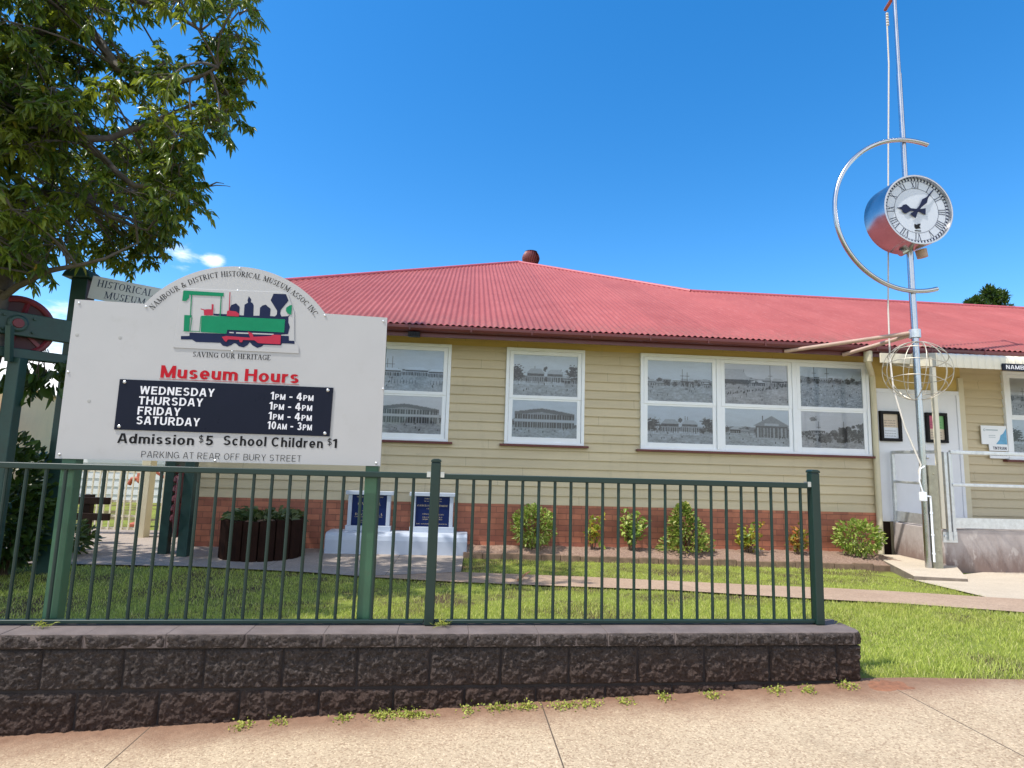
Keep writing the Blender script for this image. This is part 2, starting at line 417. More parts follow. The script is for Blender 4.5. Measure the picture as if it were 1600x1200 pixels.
def mk_concrete(name, a, b, speck, sp_amt, scale=55, dirt=None, joints=None, strip=False):
    s = NT(name)
    f = s.noise(1.1, 10, 0.72); fine = s.noise(scale, 5, 0.7)
    c = s.ramp(f, [(0.3, a), (0.7, b)])
    v = s.n('TexVoronoi'); v.inputs['Scale'].default_value = scale * 1.5; s.l(s.coord(), v.inputs['Vector'])
    rnd = s.n('SeparateColor'); s.l(v.outputs['Color'], rnd.inputs[0])
    c = s.mix(s.math('MULTIPLY', s.sm(rnd.outputs[0], 0.55, 0.95), sp_amt), c, speck)
    c = s.mix(s.math('MULTIPLY', s.sm(rnd.outputs[1], 0.75, 0.95), sp_amt * 0.8), c, tuple(min(1, x * 1.5) for x in b))
    c = s.mix(s.math('MULTIPLY', s.sm(fine, 0.5, 0.72), 0.35), c, tuple(x * 0.5 for x in a))
    st = s.noise(3.2, 10, 0.75)
    c = s.mix(s.math('MULTIPLY', s.sm(st, 0.52, 0.72), 0.30), c, tuple(x * 0.55 for x in a))
    sx = s.sep()
    hgt = s.math('ADD', fine, s.math('MULTIPLY', v.outputs['Distance'], -0.8))
    if strip:                          # washed-down red soil lying along the foot of the wall, in x,y of the place
        e = s.math('MULTIPLY_ADD', sx[0], 0.032, 2.985)
        d = s.math('SUBTRACT', e, sx[1])
        wob = s.math('MULTIPLY_ADD', s.noise(2.6, 8, 0.7), 0.34, s.math('MULTIPLY', d, -1.0))
        c = s.mix(s.math('MULTIPLY', s.sm(wob, -0.12, 0.17), 0.93), c, s.ramp(s.noise(22, 6), [(0.3, (0.115, 0.058, 0.036)), (0.7, (0.225, 0.13, 0.082))]))
        wob2 = s.math('MULTIPLY_ADD', s.noise(1.7, 8, 0.75), 0.9, s.math('MULTIPLY', d, -1.0))
        c = s.mix(s.math('MULTIPLY', s.sm(wob2, 0.0, 0.4), 0.30), c, (0.30, 0.17, 0.11))
    if joints:
        off, per, ax, sk = joints
        q = s.math('ADD', sx[ax], s.math('MULTIPLY', sx[1 - ax], sk))
        fr = s.math('FRACT', s.math('DIVIDE', s.math('SUBTRACT', q, off), per))
        ln = s.math('LESS_THAN', fr, 0.0045 / per * 1.3)
        c = s.mix(ln, c, (0.10, 0.075, 0.055))
        hgt = s.math('SUBTRACT', hgt, s.math('MULTIPLY', ln, 2.0))
    s.bump(hgt, 0.45, 0.004)
    return s.set(c, 0.9, 0, 0.25)
M['footpath'] = mk_concrete('footpath', (0.41, 0.312, 0.205), (0.51, 0.405, 0.275), (0.21, 0.13, 0.08), 0.6, 95, joints=(-1.35, 1.82, 0, 0.02), strip=True)
M['garden_path'] = mk_concrete('garden_path', (0.34, 0.235, 0.165), (0.44, 0.32, 0.23), (0.22, 0.15, 0.10), 0.4, 60, joints=(0.55, 2.05, 0, 0.35))
M['paving'] = mk_concrete('paving', (0.29, 0.245, 0.21), (0.38, 0.325, 0.28), (0.25, 0.2, 0.17), 0.4, 50, joints=(-0.9, 1.5, 0, 0.0))
M['apron'] = mk_concrete('apron', (0.45, 0.38, 0.29), (0.55, 0.47, 0.37), (0.4, 0.34, 0.26), 0.3, 60)
s = NT('landing_concrete')
f = s.noise(2.4, 10, 0.75); sx = s.sep()
c = s.ramp(f, [(0.3, (0.31, 0.27, 0.255)), (0.7, (0.46, 0.41, 0.39))])
st = s.sm(s.math('MULTIPLY_ADD', s.noise(3, 9, 0.75, (2.2, 2.2, 0.8)), 0.75, s.math('MULTIPLY', sx[2], -1.0)), 0.02, 0.42)
c = s.mix(s.math('MULTIPLY', st, 0.8), c, (0.16, 0.10, 0.08))
bl = s.sm(s.noise(2.6, 4, 0.5, (1.6, 1.6, 1.0)), 0.60, 0.64)
c = s.mix(s.math('MULTIPLY', bl, 0.35), c, (0.62, 0.57, 0.53))
s.bump(s.noise(40, 6, 0.7), 0.3, 0.005)
M['landing_concrete'] = s.set(c, 0.88, 0, 0.3)
s = NT('soil')
c = s.ramp(s.noise(30, 8, 0.75), [(0.3, (0.045, 0.030, 0.018)), (0.7, (0.14, 0.10, 0.055))])
g = s.ramp(s.noise(14, 8, 0.75), [(0.3, (0.14, 0.18, 0.03)), (0.7, (0.30, 0.34, 0.07))])
M['ground'] = s.set(s.mix(s.sm(s.noise(1.5, 6), 0.35, 0.6), c, g), 0.95, 0, 0.2)
s.bump(s.noise(60, 6, 0.8), 0.8, 0.02)
s = NT('mulch')
c = s.ramp(s.noise(45, 8, 0.8), [(0.3, (0.13, 0.08, 0.06)), (0.5, (0.36, 0.24, 0.18)), (0.72, (0.55, 0.42, 0.33))])
s.bump(s.noise(50, 7, 0.85), 1.0, 0.03)
M['mulch'] = s.set(c, 0.95, 0, 0.2)
M['red_soil'] = paint('red_soil', (0.24, 0.105, 0.055), 0.95, 0.35, 30, bump=0.8, bscale=40)

def mk_grass():
    s = NT('grass_blade')
    g = s.n('NewGeometry')
    c = s.ramp(g.outputs['Random Per Island'], [(0.0, (0.33, 0.40, 0.06)), (0.45, (0.50, 0.58, 0.11)), (0.8, (0.62, 0.67, 0.18)), (1.0, (0.76, 0.68, 0.34))])
    big = s.noise(0.9, 5, 0.6)
    c = s.mix(s.math('MULTIPLY', s.sm(big, 0.42, 0.7), 0.5), c, (0.50, 0.50, 0.12))
    s.set(c, 0.6, 0, 0.25)
    tr = s.n('BsdfTranslucent'); s.l(c, tr.inputs['Color'])
    mx = s.n('MixShader'); mx.inputs[0].default_value = 0.45
    s.l(s.p.outputs[0], mx.inputs[1]); s.l(tr.outputs[0], mx.inputs[2]); s.l(mx.outputs[0], s.out.inputs['Surface'])
    return s.m
M['grass'] = mk_grass()
M['tree_leaf'] = leafmat('tree_leaf', [(0.0, (0.024, 0.060, 0.010)), (0.5, (0.055, 0.115, 0.018)), (0.82, (0.13, 0.20, 0.028)), (0.98, (0.22, 0.27, 0.035)), (1.0, (0.34, 0.20, 0.02))], 0.32, 0.40, (0.42, 0.50, 0.03), (0.26, 0.31, 0.035))
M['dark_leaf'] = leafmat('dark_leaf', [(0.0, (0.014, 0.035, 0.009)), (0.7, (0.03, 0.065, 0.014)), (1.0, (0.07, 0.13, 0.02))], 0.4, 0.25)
M['hedge_leaf'] = leafmat('hedge_leaf', [(0.0, (0.11, 0.19, 0.025)), (0.6, (0.27, 0.37, 0.06)), (1.0, (0.52, 0.56, 0.17))], 0.38, 0.3)
M['gold_leaf'] = leafmat('gold_leaf', [(0.0, (0.12, 0.20, 0.03)), (0.4, (0.32, 0.38, 0.05)), (0.8, (0.42, 0.36, 0.04)), (1.0, (0.50, 0.26, 0.05))], 0.38, 0.3, (0.5, 0.45, 0.05))
M['orange_leaf'] = leafmat('orange_leaf', [(0.0, (0.09, 0.15, 0.025)), (0.4, (0.24, 0.26, 0.04)), (0.75, (0.48, 0.26, 0.05)), (1.0, (0.55, 0.12, 0.04))], 0.38, 0.3, (0.5, 0.35, 0.05))
M['tip_leaf'] = leafmat('tip_leaf', [(0.0, (0.12, 0.20, 0.035)), (0.6, (0.29, 0.38, 0.07)), (0.9, (0.46, 0.44, 0.14)), (1.0, (0.55, 0.30, 0.15))], 0.38, 0.3)
M['planter_leaf'] = leafmat('planter_leaf', [(0.0, (0.02, 0.04, 0.015)), (0.6, (0.05, 0.085, 0.03)), (1.0, (0.20, 0.23, 0.12))], 0.4, 0.2)
M['weed_leaf'] = leafmat('weed_leaf', [(0.0, (0.22, 0.28, 0.04)), (1.0, (0.48, 0.48, 0.10))], 0.5, 0.3)

s = NT('photo_print')
at_ = s.n('Attribute'); at_.attribute_name = 'print'
s.set(at_.outputs['Color'], 0.45, 0, 0.3)
M['photo_print'] = s.m
s = NT('window_glass')
tr = s.n('BsdfTransparent'); gl = s.n('BsdfGlossy'); gl.inputs['Roughness'].default_value = 0.03
fr = s.n('Fresnel'); fr.inputs['IOR'].default_value = 1.5
mx = s.n('MixShader'); s.l(fr.outputs[0], mx.inputs[0]); s.l(tr.outputs[0], mx.inputs[1]); s.l(gl.outputs[0], mx.inputs[2]); s.l(mx.outputs[0], s.out.inputs['Surface'])
M['window_glass'] = s.m

# ------------------------------------------------------------------ lettering
def text_mesh(body, size, bold=0.0, align='LEFT', spacing=1.0, xscale=1.0):
    cu = bpy.data.curves.new('t', 'FONT')
    cu.body = body; cu.size = size; cu.offset = bold; cu.align_x = align; cu.space_character = spacing; cu.extrude = 0.0
    o = bpy.data.objects.new('t', cu); col.objects.link(o)
    dg = bpy.context.evaluated_depsgraph_get()
    me = bpy.data.meshes.new_from_object(o.evaluated_get(dg))
    vs = [(v.co.x * xscale, v.co.y) for v in me.vertices]; fs = [tuple(p.vertices) for p in me.polygons]
    col.objects.unlink(o); bpy.data.objects.remove(o); bpy.data.meshes.remove(me)
    return vs, fs

def sans(ch, w):
    h = w / 2; X = 0.72; L = lambda a, b, c, d: ('l', a, b, c, d); A = lambda cx, cy, rx, ry, a0, a1: ('a', cx, cy, rx, ry, a0, a1)
    V = lambda x, a=0.0, b=1.0: L(x + h, a, x + h, b); Hh = lambda y, a, b: L(a, y, b, y)
    T = {
     'A': (0.72, [L(0.36 - 0.05, 1, h * 0.8, 0), L(0.36 + 0.05, 1, 0.72 - h * 0.8, 0), Hh(0.30, 0.16, 0.56)]),
     'B': (0.68, [V(0), A(0.36, 0.74, 0.28, 0.26 - h, -90, 90), A(0.38, 0.26, 0.30, 0.27 - h, -90, 90), Hh(1 - h, 0, 0.36), Hh(h, 0, 0.38), Hh(0.51, 0, 0.38)]),
     'C': (0.72, [A(0.37, 0.5, 0.37 - h, 0.5 - h, 42, 318)]),
     'D': (0.72, [V(0), Hh(1 - h, 0, 0.32), Hh(h, 0, 0.32), A(0.32, 0.5, 0.40 - h, 0.5 - h, -90, 90)]),
     'E': (0.62, [V(0), Hh(1 - h, 0, 0.60), Hh(0.52, 0, 0.55), Hh(h, 0, 0.62)]),
     'F': (0.58, [V(0), Hh(1 - h, 0, 0.58), Hh(0.50, 0, 0.50)]),
     'G': (0.76, [A(0.38, 0.5, 0.38 - h, 0.5 - h, 42, 330), Hh(0.46, 0.42, 0.74), L(0.74 - h, 0.12, 0.74 - h, 0.46)]),
     'H': (0.70, [V(0), V(0.70 - w), Hh(0.53, 0, 0.70)]),
     'I': (w, [V(0)]),
     'K': (0.72, [V(0), L(0.12, 0.38, 0.60, 1), L(0.28, 0.56, 0.66, 0)]),
     'M': (0.84, [V(0), V(0.84 - w), L(h * 1.1, 1, 0.42, h * 0.4), L(0.84 - h * 1.1, 1, 0.42, h * 0.4)]),
     'N': (0.70, [V(0), V(0.70 - w), L(h * 1.2, 1, 0.70 - h * 1.2, 0)]),
     'O': (0.78, [A(0.39, 0.5, 0.39 - h, 0.5 - h, 0, 360)]),
     'P': (0.66, [V(0), Hh(1 - h, 0, 0.36), Hh(0.44, 0, 0.36), A(0.36, 0.72 - h * 0.1, 0.30 - h, 0.28 - h * 0.9, -90, 90)]),
     'R': (0.72, [V(0), Hh(1 - h, 0, 0.38), Hh(0.46, 0, 0.38), A(0.38, 0.73 - h * 0.1, 0.31 - h, 0.27 - h * 0.9, -90, 90), L(0.38, 0.46, 0.64, 0)]),
     'S': (0.66, [A(0.33, 0.74 - h * 0.2, 0.30 - h, 0.26 - h * 0.8, 25, 262), A(0.33, 0.28 + h * 0.1, 0.32 - h, 0.28 - h * 0.9, -155, 85)]),
     'T': (0.62, [Hh(1 - h, 0, 0.62), V(0.31 - h)]),
     'U': (0.70, [V(0, 0.32, 1), V(0.70 - w, 0.32, 1), A(0.35, 0.33, 0.35 - h, 0.33 - h, 180, 360)]),
     'W': (1.0, [L(h, 1, 0.26, 0), L(0.26, 0, 0.5, 1), L(0.5, 1, 0.74, 0), L(0.74, 0, 1 - h, 1)]),
     'Y': (0.68, [L(h, 1, 0.34, 0.42), L(0.68 - h, 1, 0.34, 0.42), V(0.34 - h, 0, 0.44)]),
     'a': (0.56, [V(0.54 - w, 0, 0.46), A(0.29, 0.46, 0.25 - h, 0.26 - h, 0, 165), A(0.25, 0.21, 0.25 - h, 0.21 - h, 20, 330), Hh(0.42 - h, 0.2, 0.5)]),
     'c': (0.54, [A(0.28, 0.36, 0.28 - h, 0.37 - h, 42, 318)]),
     'd': (0.58, [V(0.58 - w), A(0.28, 0.36, 0.28 - h, 0.37 - h, 0, 360)]),
     'e': (0.56, [A(0.28, 0.36, 0.28 - h, 0.37 - h, 0, 318), Hh(0.34, 0.08, 0.54)]),
     'h': (0.54, [V(0), V(0.54 - w, 0, 0.45), A(0.27, 0.45, 0.27 - h, 0.27 - h, 0, 180)]),
     'i': (w, [V(0, 0, X), V(0, 1 - w * 0.9, 1)]),
     'l': (w, [V(0)]),
     'm': (0.86, [V(0, 0, X), V(0.43 - h, 0, 0.48), V(0.86 - w, 0, 0.48), A(0.215 + h * 0.5, 0.48, 0.215 - h * 0.5, 0.24 - h, 0, 180), A(0.645 - h * 0.5, 0.48, 0.215 - h * 0.5, 0.24 - h, 0, 180)]),
     'n': (0.54, [V(0, 0, X), V(0.54 - w, 0, 0.45), A(0.27, 0.45, 0.27 - h, 0.27 - h, 0, 180)]),
     'o': (0.60, [A(0.30, 0.36, 0.30 - h, 0.37 - h, 0, 360)]),
     'r': (0.38, [V(0, 0, X), A(0.32, 0.42, 0.32 - h, 0.30 - h, 80, 180)]),
     's': (0.52, [A(0.26, 0.53 - h * 0.15, 0.24 - h, 0.20 - h * 0.8, 25, 262), A(0.26, 0.20 + h * 0.1, 0.25 - h, 0.21 - h * 0.9, -155, 85)]),
     'u': (0.54, [V(0.54 - w, 0, X), V(0, 0.27, X), A(0.27, 0.27, 0.27 - h, 0.27 - h, 180, 360)]),
     '0': (0.60, [A(0.30, 0.5, 0.30 - h, 0.5 - h, 0, 360)]),
     '1': (0.34, [V(0.34 - w), L(0.30 - h, 0.97, 0.02, 0.74)]),
     '3': (0.60, [A(0.29, 0.74, 0.27 - h, 0.26 - h, -90, 155), A(0.30, 0.27, 0.30 - h, 0.28 - h, -155, 90)]),
     '4': (0.62, [V(0.50 - w), Hh(0.24 + h * 0.6, 0, 0.62), L(0.44 - h, 0.98, h * 0.5, 0.28 + h)]),
     '5': (0.60, [A(0.29, 0.32, 0.31 - h, 0.33 - h, -155, 140), Hh(1 - h, 0.10, 0.55), L(0.12 + h * 0.6, 1, 0.05 + h, 0.42)]),
     '$': (0.58, [A(0.29, 0.74 - h * 0.2, 0.26 - h, 0.26 - h * 0.8, 25, 262), A(0.29, 0.28 + h * 0.1, 0.28 - h, 0.28 - h * 0.9, -155, 85), L(0.29, -0.1, 0.29, 1.1)]),
     '-': (0.36, [Hh(0.40, 0, 0.36)]), ' ': (0.20, [])}
    return T[ch]
def sans_quads(ch, w):
    out = []
    for st in sans(ch, w)[1]:
        if st[0] == 'l':
            _, x0, y0, x1, y1 = st; d = math.hypot(x1 - x0, y1 - y0)
            if abs(x1 - x0) > 0.02 and abs(y1 - y0) > 0.02:       # slanted strokes end flat
                k = w / 2 * d / abs(y1 - y0) * 0.92
                out.append([(x0 - k, y0), (x1 - k, y1), (x1 + k, y1), (x0 + k, y0)])
            else:
                nx, ny = -(y1 - y0) / d * w / 2, (x1 - x0) / d * w / 2
                if abs(y1 - y0) < 0.02: ny *= 0.88
                out.append([(x0 + nx, y0 + ny), (x0 - nx, y0 - ny), (x1 - nx, y1 - ny), (x1 + nx, y1 + ny)])
        else:
            _, cx, cy, rx, ry, a0, a1 = st; n = max(6, int(abs(a1 - a0) / 15)); P = []
            for i in range(n + 1):
                a = R(a0 + (a1 - a0) * i / n); c_, s_ = math.cos(a), math.sin(a)
                P.append(((cx + (rx + w / 2) * c_, cy + (ry + w / 2) * s_), (cx + max(0.01, rx - w / 2) * c_, cy + max(0.01, ry - w * 0.40) * s_)))
            for i in range(n): out.append([P[i][0], P[i][1], P[i + 1][1], P[i + 1][0]])
    return out
def sans_line(mb, runs, x0, x1, z0, y, w=0.20, gap=0.13):      # runs: (text, capital height)
    tot = 0; items = []
    for text, hc in runs:
        for ch in text:
            items.append((ch, hc, tot)); tot += (sans(ch, w)[0] + gap) * hc
    k = (x1 - x0) / (tot - gap * runs[-1][1])
    for ch, hc, off in items:
        for i, q in enumerate(sans_quads(ch, w)):
            mb.add([(x0 + (off + p[0] * hc) * k, y - 0.00012 * (i % 8), z0 + p[1] * hc) for p in q], [(0, 1, 2, 3)])

def add_flat(mb, vs, fs, y):
    mb.add([(v[0], y, v[1]) for v in vs], fs)

TH, TN, SE = 0.125, 0.055, 0.26
def glyphs():
    L = lambda x0, y0, x1, y1, w: ('l', x0, y0, x1, y1, w)
    A = lambda cx, cy, rx, ry, a0, a1: ('a', cx, cy, rx, ry, a0, a1)
    S = lambda x, y, w=SE: ('l', x - w / 2, y, x + w / 2, y, 0.045)
    g = {}
    g['A'] = (0.74, [L(0.12, 0, 0.37, 1, TN), L(0.37, 1, 0.63, 0, TH), L(0.22, 0.36, 0.52, 0.36, TN), S(0.12, 0.02), S(0.63, 0.02)])
    g['B'] = (0.64, [L(0.16, 0, 0.16, 1, TH), A(0.3, 0.75, 0.22, 0.23, -90, 90), A(0.3, 0.27, 0.27, 0.25, -90, 90), L(0.05, 0.98, 0.3, 0.98, 0.05), L(0.05, 0.02, 0.3, 0.02, 0.05), L(0.16, 0.52, 0.3, 0.52, 0.05)])
    g['C'] = (0.70, [A(0.38, 0.5, 0.32, 0.48, 42, 318), L(0.62, 0.72, 0.62, 0.96, 0.05)])
    g['D'] = (0.74, [L(0.16, 0, 0.16, 1, TH), A(0.3, 0.5, 0.36, 0.48, -90, 90), L(0.05, 0.98, 0.3, 0.98, 0.05), L(0.05, 0.02, 0.3, 0.02, 0.05)])
    g['E'] = (0.62, [L(0.16, 0, 0.16, 1, TH), L(0.05, 0.98, 0.52, 0.98, 0.05), L(0.16, 0.52, 0.42, 0.52, 0.05), L(0.05, 0.02, 0.55, 0.02, 0.05), L(0.52, 0.98, 0.52, 0.80, 0.05), L(0.55, 0.02, 0.55, 0.22, 0.05)])
    g['G'] = (0.74, [A(0.38, 0.5, 0.32, 0.48, 42, 335), L(0.62, 0.72, 0.62, 0.96, 0.05), L(0.62, 0.05, 0.62, 0.42, TH), S(0.62, 0.43, 0.28)])
    g['H'] = (0.78, [L(0.17, 0, 0.17, 1, TH), L(0.61, 0, 0.61, 1, TH), L(0.17, 0.52, 0.61, 0.52, 0.05)] + [S(x, y) for x in (0.17, 0.61) for y in (0.02, 0.98)])
    g['I'] = (0.36, [L(0.18, 0, 0.18, 1, TH), S(0.18, 0.02), S(0.18, 0.98)])
    g['L'] = (0.60, [L(0.16, 0, 0.16, 1, TH), S(0.16, 0.98), L(0.05, 0.02, 0.54, 0.02, 0.05), L(0.54, 0.02, 0.54, 0.24, 0.05)])
    g['M'] = (0.92, [L(0.15, 0, 0.15, 1, TN), L(0.15, 1, 0.46, 0.08, TH), L(0.46, 0.08, 0.77, 1, TN), L(0.77, 0, 0.77, 1, TH), S(0.15, 0.02), S(0.77, 0.02), S(0.12, 0.98, 0.18), S(0.80, 0.98, 0.18)])
    g['N'] = (0.78, [L(0.15, 0, 0.15, 1, TN), L(0.15, 1, 0.62, 0, TH), L(0.62, 0, 0.62, 1, TN), S(0.15, 0.02), S(0.62, 0.98), S(0.11, 0.98, 0.16)])
    g['O'] = (0.78, [A(0.39, 0.5, 0.33, 0.48, 0, 360)])
    g['R'] = (0.70, [L(0.16, 0, 0.16, 1, TH), A(0.3, 0.74, 0.24, 0.24, -90, 90), L(0.05, 0.98, 0.3, 0.98, 0.05), L(0.16, 0.5, 0.32, 0.5, 0.05), L(0.32, 0.5, 0.60, 0.02, TH), S(0.16, 0.02), S(0.62, 0.02, 0.16)])
    g['S'] = (0.56, [A(0.28, 0.74, 0.19, 0.24, 30, 262), A(0.28, 0.27, 0.20, 0.25, -150, 85), L(0.46, 0.80, 0.46, 0.97, 0.05), L(0.09, 0.03, 0.09, 0.2, 0.05)])
    g['T'] = (0.64, [L(0.32, 0, 0.32, 1, TH), L(0.04, 0.98, 0.60, 0.98, 0.05), S(0.32, 0.02), L(0.04, 0.98, 0.04, 0.8, 0.05), L(0.60, 0.98, 0.60, 0.8, 0.05)])
    g['U'] = (0.76, [L(0.17, 0.34, 0.17, 1, TH), A(0.39, 0.34, 0.22, 0.33, 180, 360), L(0.61, 0.34, 0.61, 1, TN), S(0.17, 0.98), S(0.61, 0.98)])
    g['V'] = (0.74, [L(0.11, 1, 0.37, 0, TH), L(0.37, 0, 0.63, 1, TN), S(0.11, 0.98), S(0.63, 0.98)])
    g['X'] = (0.72, [L(0.12, 1, 0.60, 0, TH), L(0.60, 1, 0.12, 0, TN), S(0.12, 0.98), S(0.60, 0.98), S(0.12, 0.02), S(0.60, 0.02)])
    g['F'] = (0.58, [L(0.16, 0, 0.16, 1, TH), L(0.05, 0.98, 0.52, 0.98, 0.05), L(0.16, 0.52, 0.42, 0.52, 0.05), S(0.16, 0.02), L(0.52, 0.98, 0.52, 0.80, 0.05)])
    g['P'] = (0.62, [L(0.16, 0, 0.16, 1, TH), A(0.3, 0.73, 0.25, 0.25, -90, 90), L(0.05, 0.98, 0.3, 0.98, 0.05), L(0.16, 0.49, 0.32, 0.49, 0.05), S(0.16, 0.02)])
    g['Y'] = (0.70, [L(0.10, 1, 0.35, 0.45, TH), L(0.35, 0.45, 0.60, 1, TN), L(0.35, 0, 0.35, 0.45, TH), S(0.10, 0.98), S(0.60, 0.98), S(0.35, 0.02)])
    g['W'] = (1.0, [L(0.10, 1, 0.30, 0, TH), L(0.30, 0, 0.50, 1, TN), L(0.50, 1, 0.70, 0, TH), L(0.70, 0, 0.90, 1, TN), S(0.10, 0.98), S(0.90, 0.98)])
    g['K'] = (0.72, [L(0.16, 0, 0.16, 1, TH), L(0.16, 0.42, 0.58, 1, TN), L(0.28, 0.55, 0.62, 0, TH), S(0.16, 0.02), S(0.16, 0.98), S(0.64, 0.02)])
    g['&'] = (0.82, [A(0.34, 0.76, 0.16, 0.22, -30, 230), A(0.32, 0.27, 0.24, 0.25, 60, 330), L(0.24, 0.62, 0.70, 0.02, TH), L(0.52, 0.16, 0.70, 0.46, TN), S(0.70, 0.47, 0.2)])
    g['.'] = (0.26, [L(0.13, 0.0, 0.13, 0.13, 0.13)])
    g[' '] = (0.34, [])
    return g
GL = glyphs()
def glyph_quads(ch):
    out = []
    for st in GL[ch][1]:
        if st[0] == 'l':
            _, x0, y0, x1, y1, w = st
            d = math.hypot(x1 - x0, y1 - y0); nx, ny = -(y1 - y0) / d * w / 2, (x1 - x0) / d * w / 2
            out.append([(x0 + nx, y0 + ny), (x0 - nx, y0 - ny), (x1 - nx, y1 - ny), (x1 + nx, y1 + ny)])
        else:
            _, cx, cy, rx, ry, a0, a1 = st
            n = max(6, int(abs(a1 - a0) / 18))
            P = []
            for i in range(n + 1):
                a = R(a0 + (a1 - a0) * i / n); t = TN + (TH - TN) * abs(math.cos(a))
                P.append(((cx + (rx) * math.cos(a), cy + (ry) * math.sin(a)), (cx + (rx - t) * math.cos(a), cy + (ry - t * 0.8) * math.sin(a))))
            for i in range(n): out.append([P[i][0], P[i][1], P[i + 1][1], P[i + 1][0]])
    return out
def serif_line(mb, text, x0, x1, z0, h, y, step=0.00012):
    W = sum(GL[c][0] for c in text)
    kx = (x1 - x0) / W; x = x0
    for ch in text:
        for i, q in enumerate(glyph_quads(ch)):
            mb.add([(x + p[0] * kx, y - step * (i % 8), z0 + p[1] * h) for p in q], [(0, 1, 2, 3)])
        x += GL[ch][0] * kx
def serif_arc(mb, text, cx, cz, rad, a0, a1, h, y):       # angles from straight up, clockwise positive
    W = sum(GL[c][0] for c in text); x = 0
    for ch in text:
        w = GL[ch][0]; a = a0 + (a1 - a0) * (x + w / 2) / W; k = R(a1 - a0) * rad / W
        ca, sa = math.cos(R(a)), math.sin(R(a))
        for i, q in enumerate(glyph_quads(ch)):
            vs = []
            for p in q:
                u = (p[0] - w / 2) * k; r = rad + p[1] * h
                vs.append((cx + sa * r + ca * u, y - 0.00012 * (i % 8), cz + ca * r - sa * u))
            mb.add(vs, [(0, 1, 2, 3)])
        x += w

# ------------------------------------------------------------------ ground
def zf(x): return 0.13 + 0.045 * np.clip(x, -3, 4)
def zg(x, y):
    t = np.clip((y - 3.1) / 4.5, 0, 1)
    return zf(x) * (1 - t) + (-0.08) * t
PHI = 0.03246
gx = np.unique(np.concatenate([np.linspace(-400, -30, 12), np.linspace(-30, 30, 121), np.linspace(30, 400, 12)]))
gy = np.unique(np.concatenate([np.linspace(-400, -10, 10), np.linspace(-10, 30, 81), np.linspace(30, 500, 12)]))
GX, GY = np.meshgrid(gx, gy)
GZ = zg(GX, GY) - 0.012
V = np.stack([GX, GY, GZ], -1).reshape(-1, 3)
nx_, ny_ = len(gx), len(gy)
idx = np.arange(nx_ * ny_).reshape(ny_, nx_)
F = np.stack([idx[:-1, :-1], idx[:-1, 1:], idx[1:, 1:], idx[1:, :-1]], -1).reshape(-1, 4)
tag(np_mesh('ground', V, F, M['ground'], smooth=True), kind='structure')

def strip(name, lo, hi, mat, nu=40, nv=6, dz=0.006):
    def res(p, n):
        p = np.array(p, float); d = np.concatenate([[0], np.cumsum(np.hypot(*np.diff(p, axis=0).T))])
        t = np.linspace(0, d[-1], n); return np.stack([np.interp(t, d, p[:, 0]), np.interp(t, d, p[:, 1])], -1)
    a, b = res(lo, nu), res(hi, nu)
    P = np.stack([a + (b - a) * k / (nv - 1) for k in range(nv)], 0)
    V = np.concatenate([P, (zg(P[..., 0], P[..., 1]) + dz)[..., None]], -1).reshape(-1, 3)
    ii = np.arange(nu * nv).reshape(nv, nu)
    F = np.stack([ii[:-1, :-1], ii[:-1, 1:], ii[1:, 1:], ii[1:, :-1]], -1).reshape(-1, 4)
    return tag(np_mesh(name, V, F, mat, smooth=True), kind='structure')

def edge_y(x):        # where the footpath meets the wall or the lawn
    return np.where(x < 2.25, 3.06 + 0.0325 * x, 3.12 - 0.17 * (x - 2.25) * np.where(x < 5, 1, 0) - 0.17 * 2.75 * np.where(x < 5, 0, 1))
xs_ = np.linspace(-14, 16, 80)
strip('footpath', [(x, -4.0) for x in xs_], [(x, float(edge_y(x))) for x in xs_], M['footpath'], 160, 30, 0.004)
PATH_LO = [(-1.19, 6.95), (-0.15, 6.64), (2.19, 6.09), (3.96, 5.19), (4.78, 4.76), (7.5, 3.4), (9, 2.9)]
PATH_HI = [(-0.62, 7.40), (0.10, 7.32), (1.36, 7.09), (2.43, 6.76), (4.58, 6.0), (5.3, 5.65), (8.6, 4.3), (10.5, 3.8)]
strip('garden_path', PATH_LO, PATH_HI, M['garden_path'], 80, 8, 0.008)
PAVE_LO = [(-9, 7.6), (-5.48, 7.52), (-3.27, 7.48), (-1.9, 7.2), (-1.19, 6.95), (-0.62, 7.10), (-0.02, 7.34)]
strip('paving', PAVE_LO, [(-9, 10.6), (-6, 10.6), (-4.2, 10.6), (-4.0, 9.1), (-2, 9.1), (-1, 9.1), (0.02, 9.1)], M['paving'], 80, 14, 0.012)
strip('concrete_apron', [(5.30, 5.66), (8.6, 4.32), (12, 3.3), (18, 2.2)], [(5.75, 7.3), (8.0, 8.2), (12, 8.2), (18, 8.2)], M['apron'], 40, 10, 0.004)
# far left yard behind the picket fence
# kerbed slab at the foot of the clock
mb = MB()
slab = [(6.40, 8.85), (5.72, 7.15), (6.33, 7.02), (7.0, 7.94), (6.85, 7.97), (6.85, 8.85)]
n = len(slab)
mb.cur = 0
mb.add([(x, y, -0.12) for x, y in slab] + [(x, y, 0.012 + 0.0 * x) for x, y in slab], [tuple(range(n, 2 * n)), tuple(reversed(range(n)))] + [(i, (i + 1) % n, n + (i + 1) % n, n + i) for i in range(n)])
mb.mi = [0, 1] + [1] * n
mb.build('pavement_slab', [M['apron'], paint('slab_side', (0.20, 0.165, 0.13), 0.9, 0.3, 9, bump=0.3)], bevel=0.01)['kind'] = 'structure'

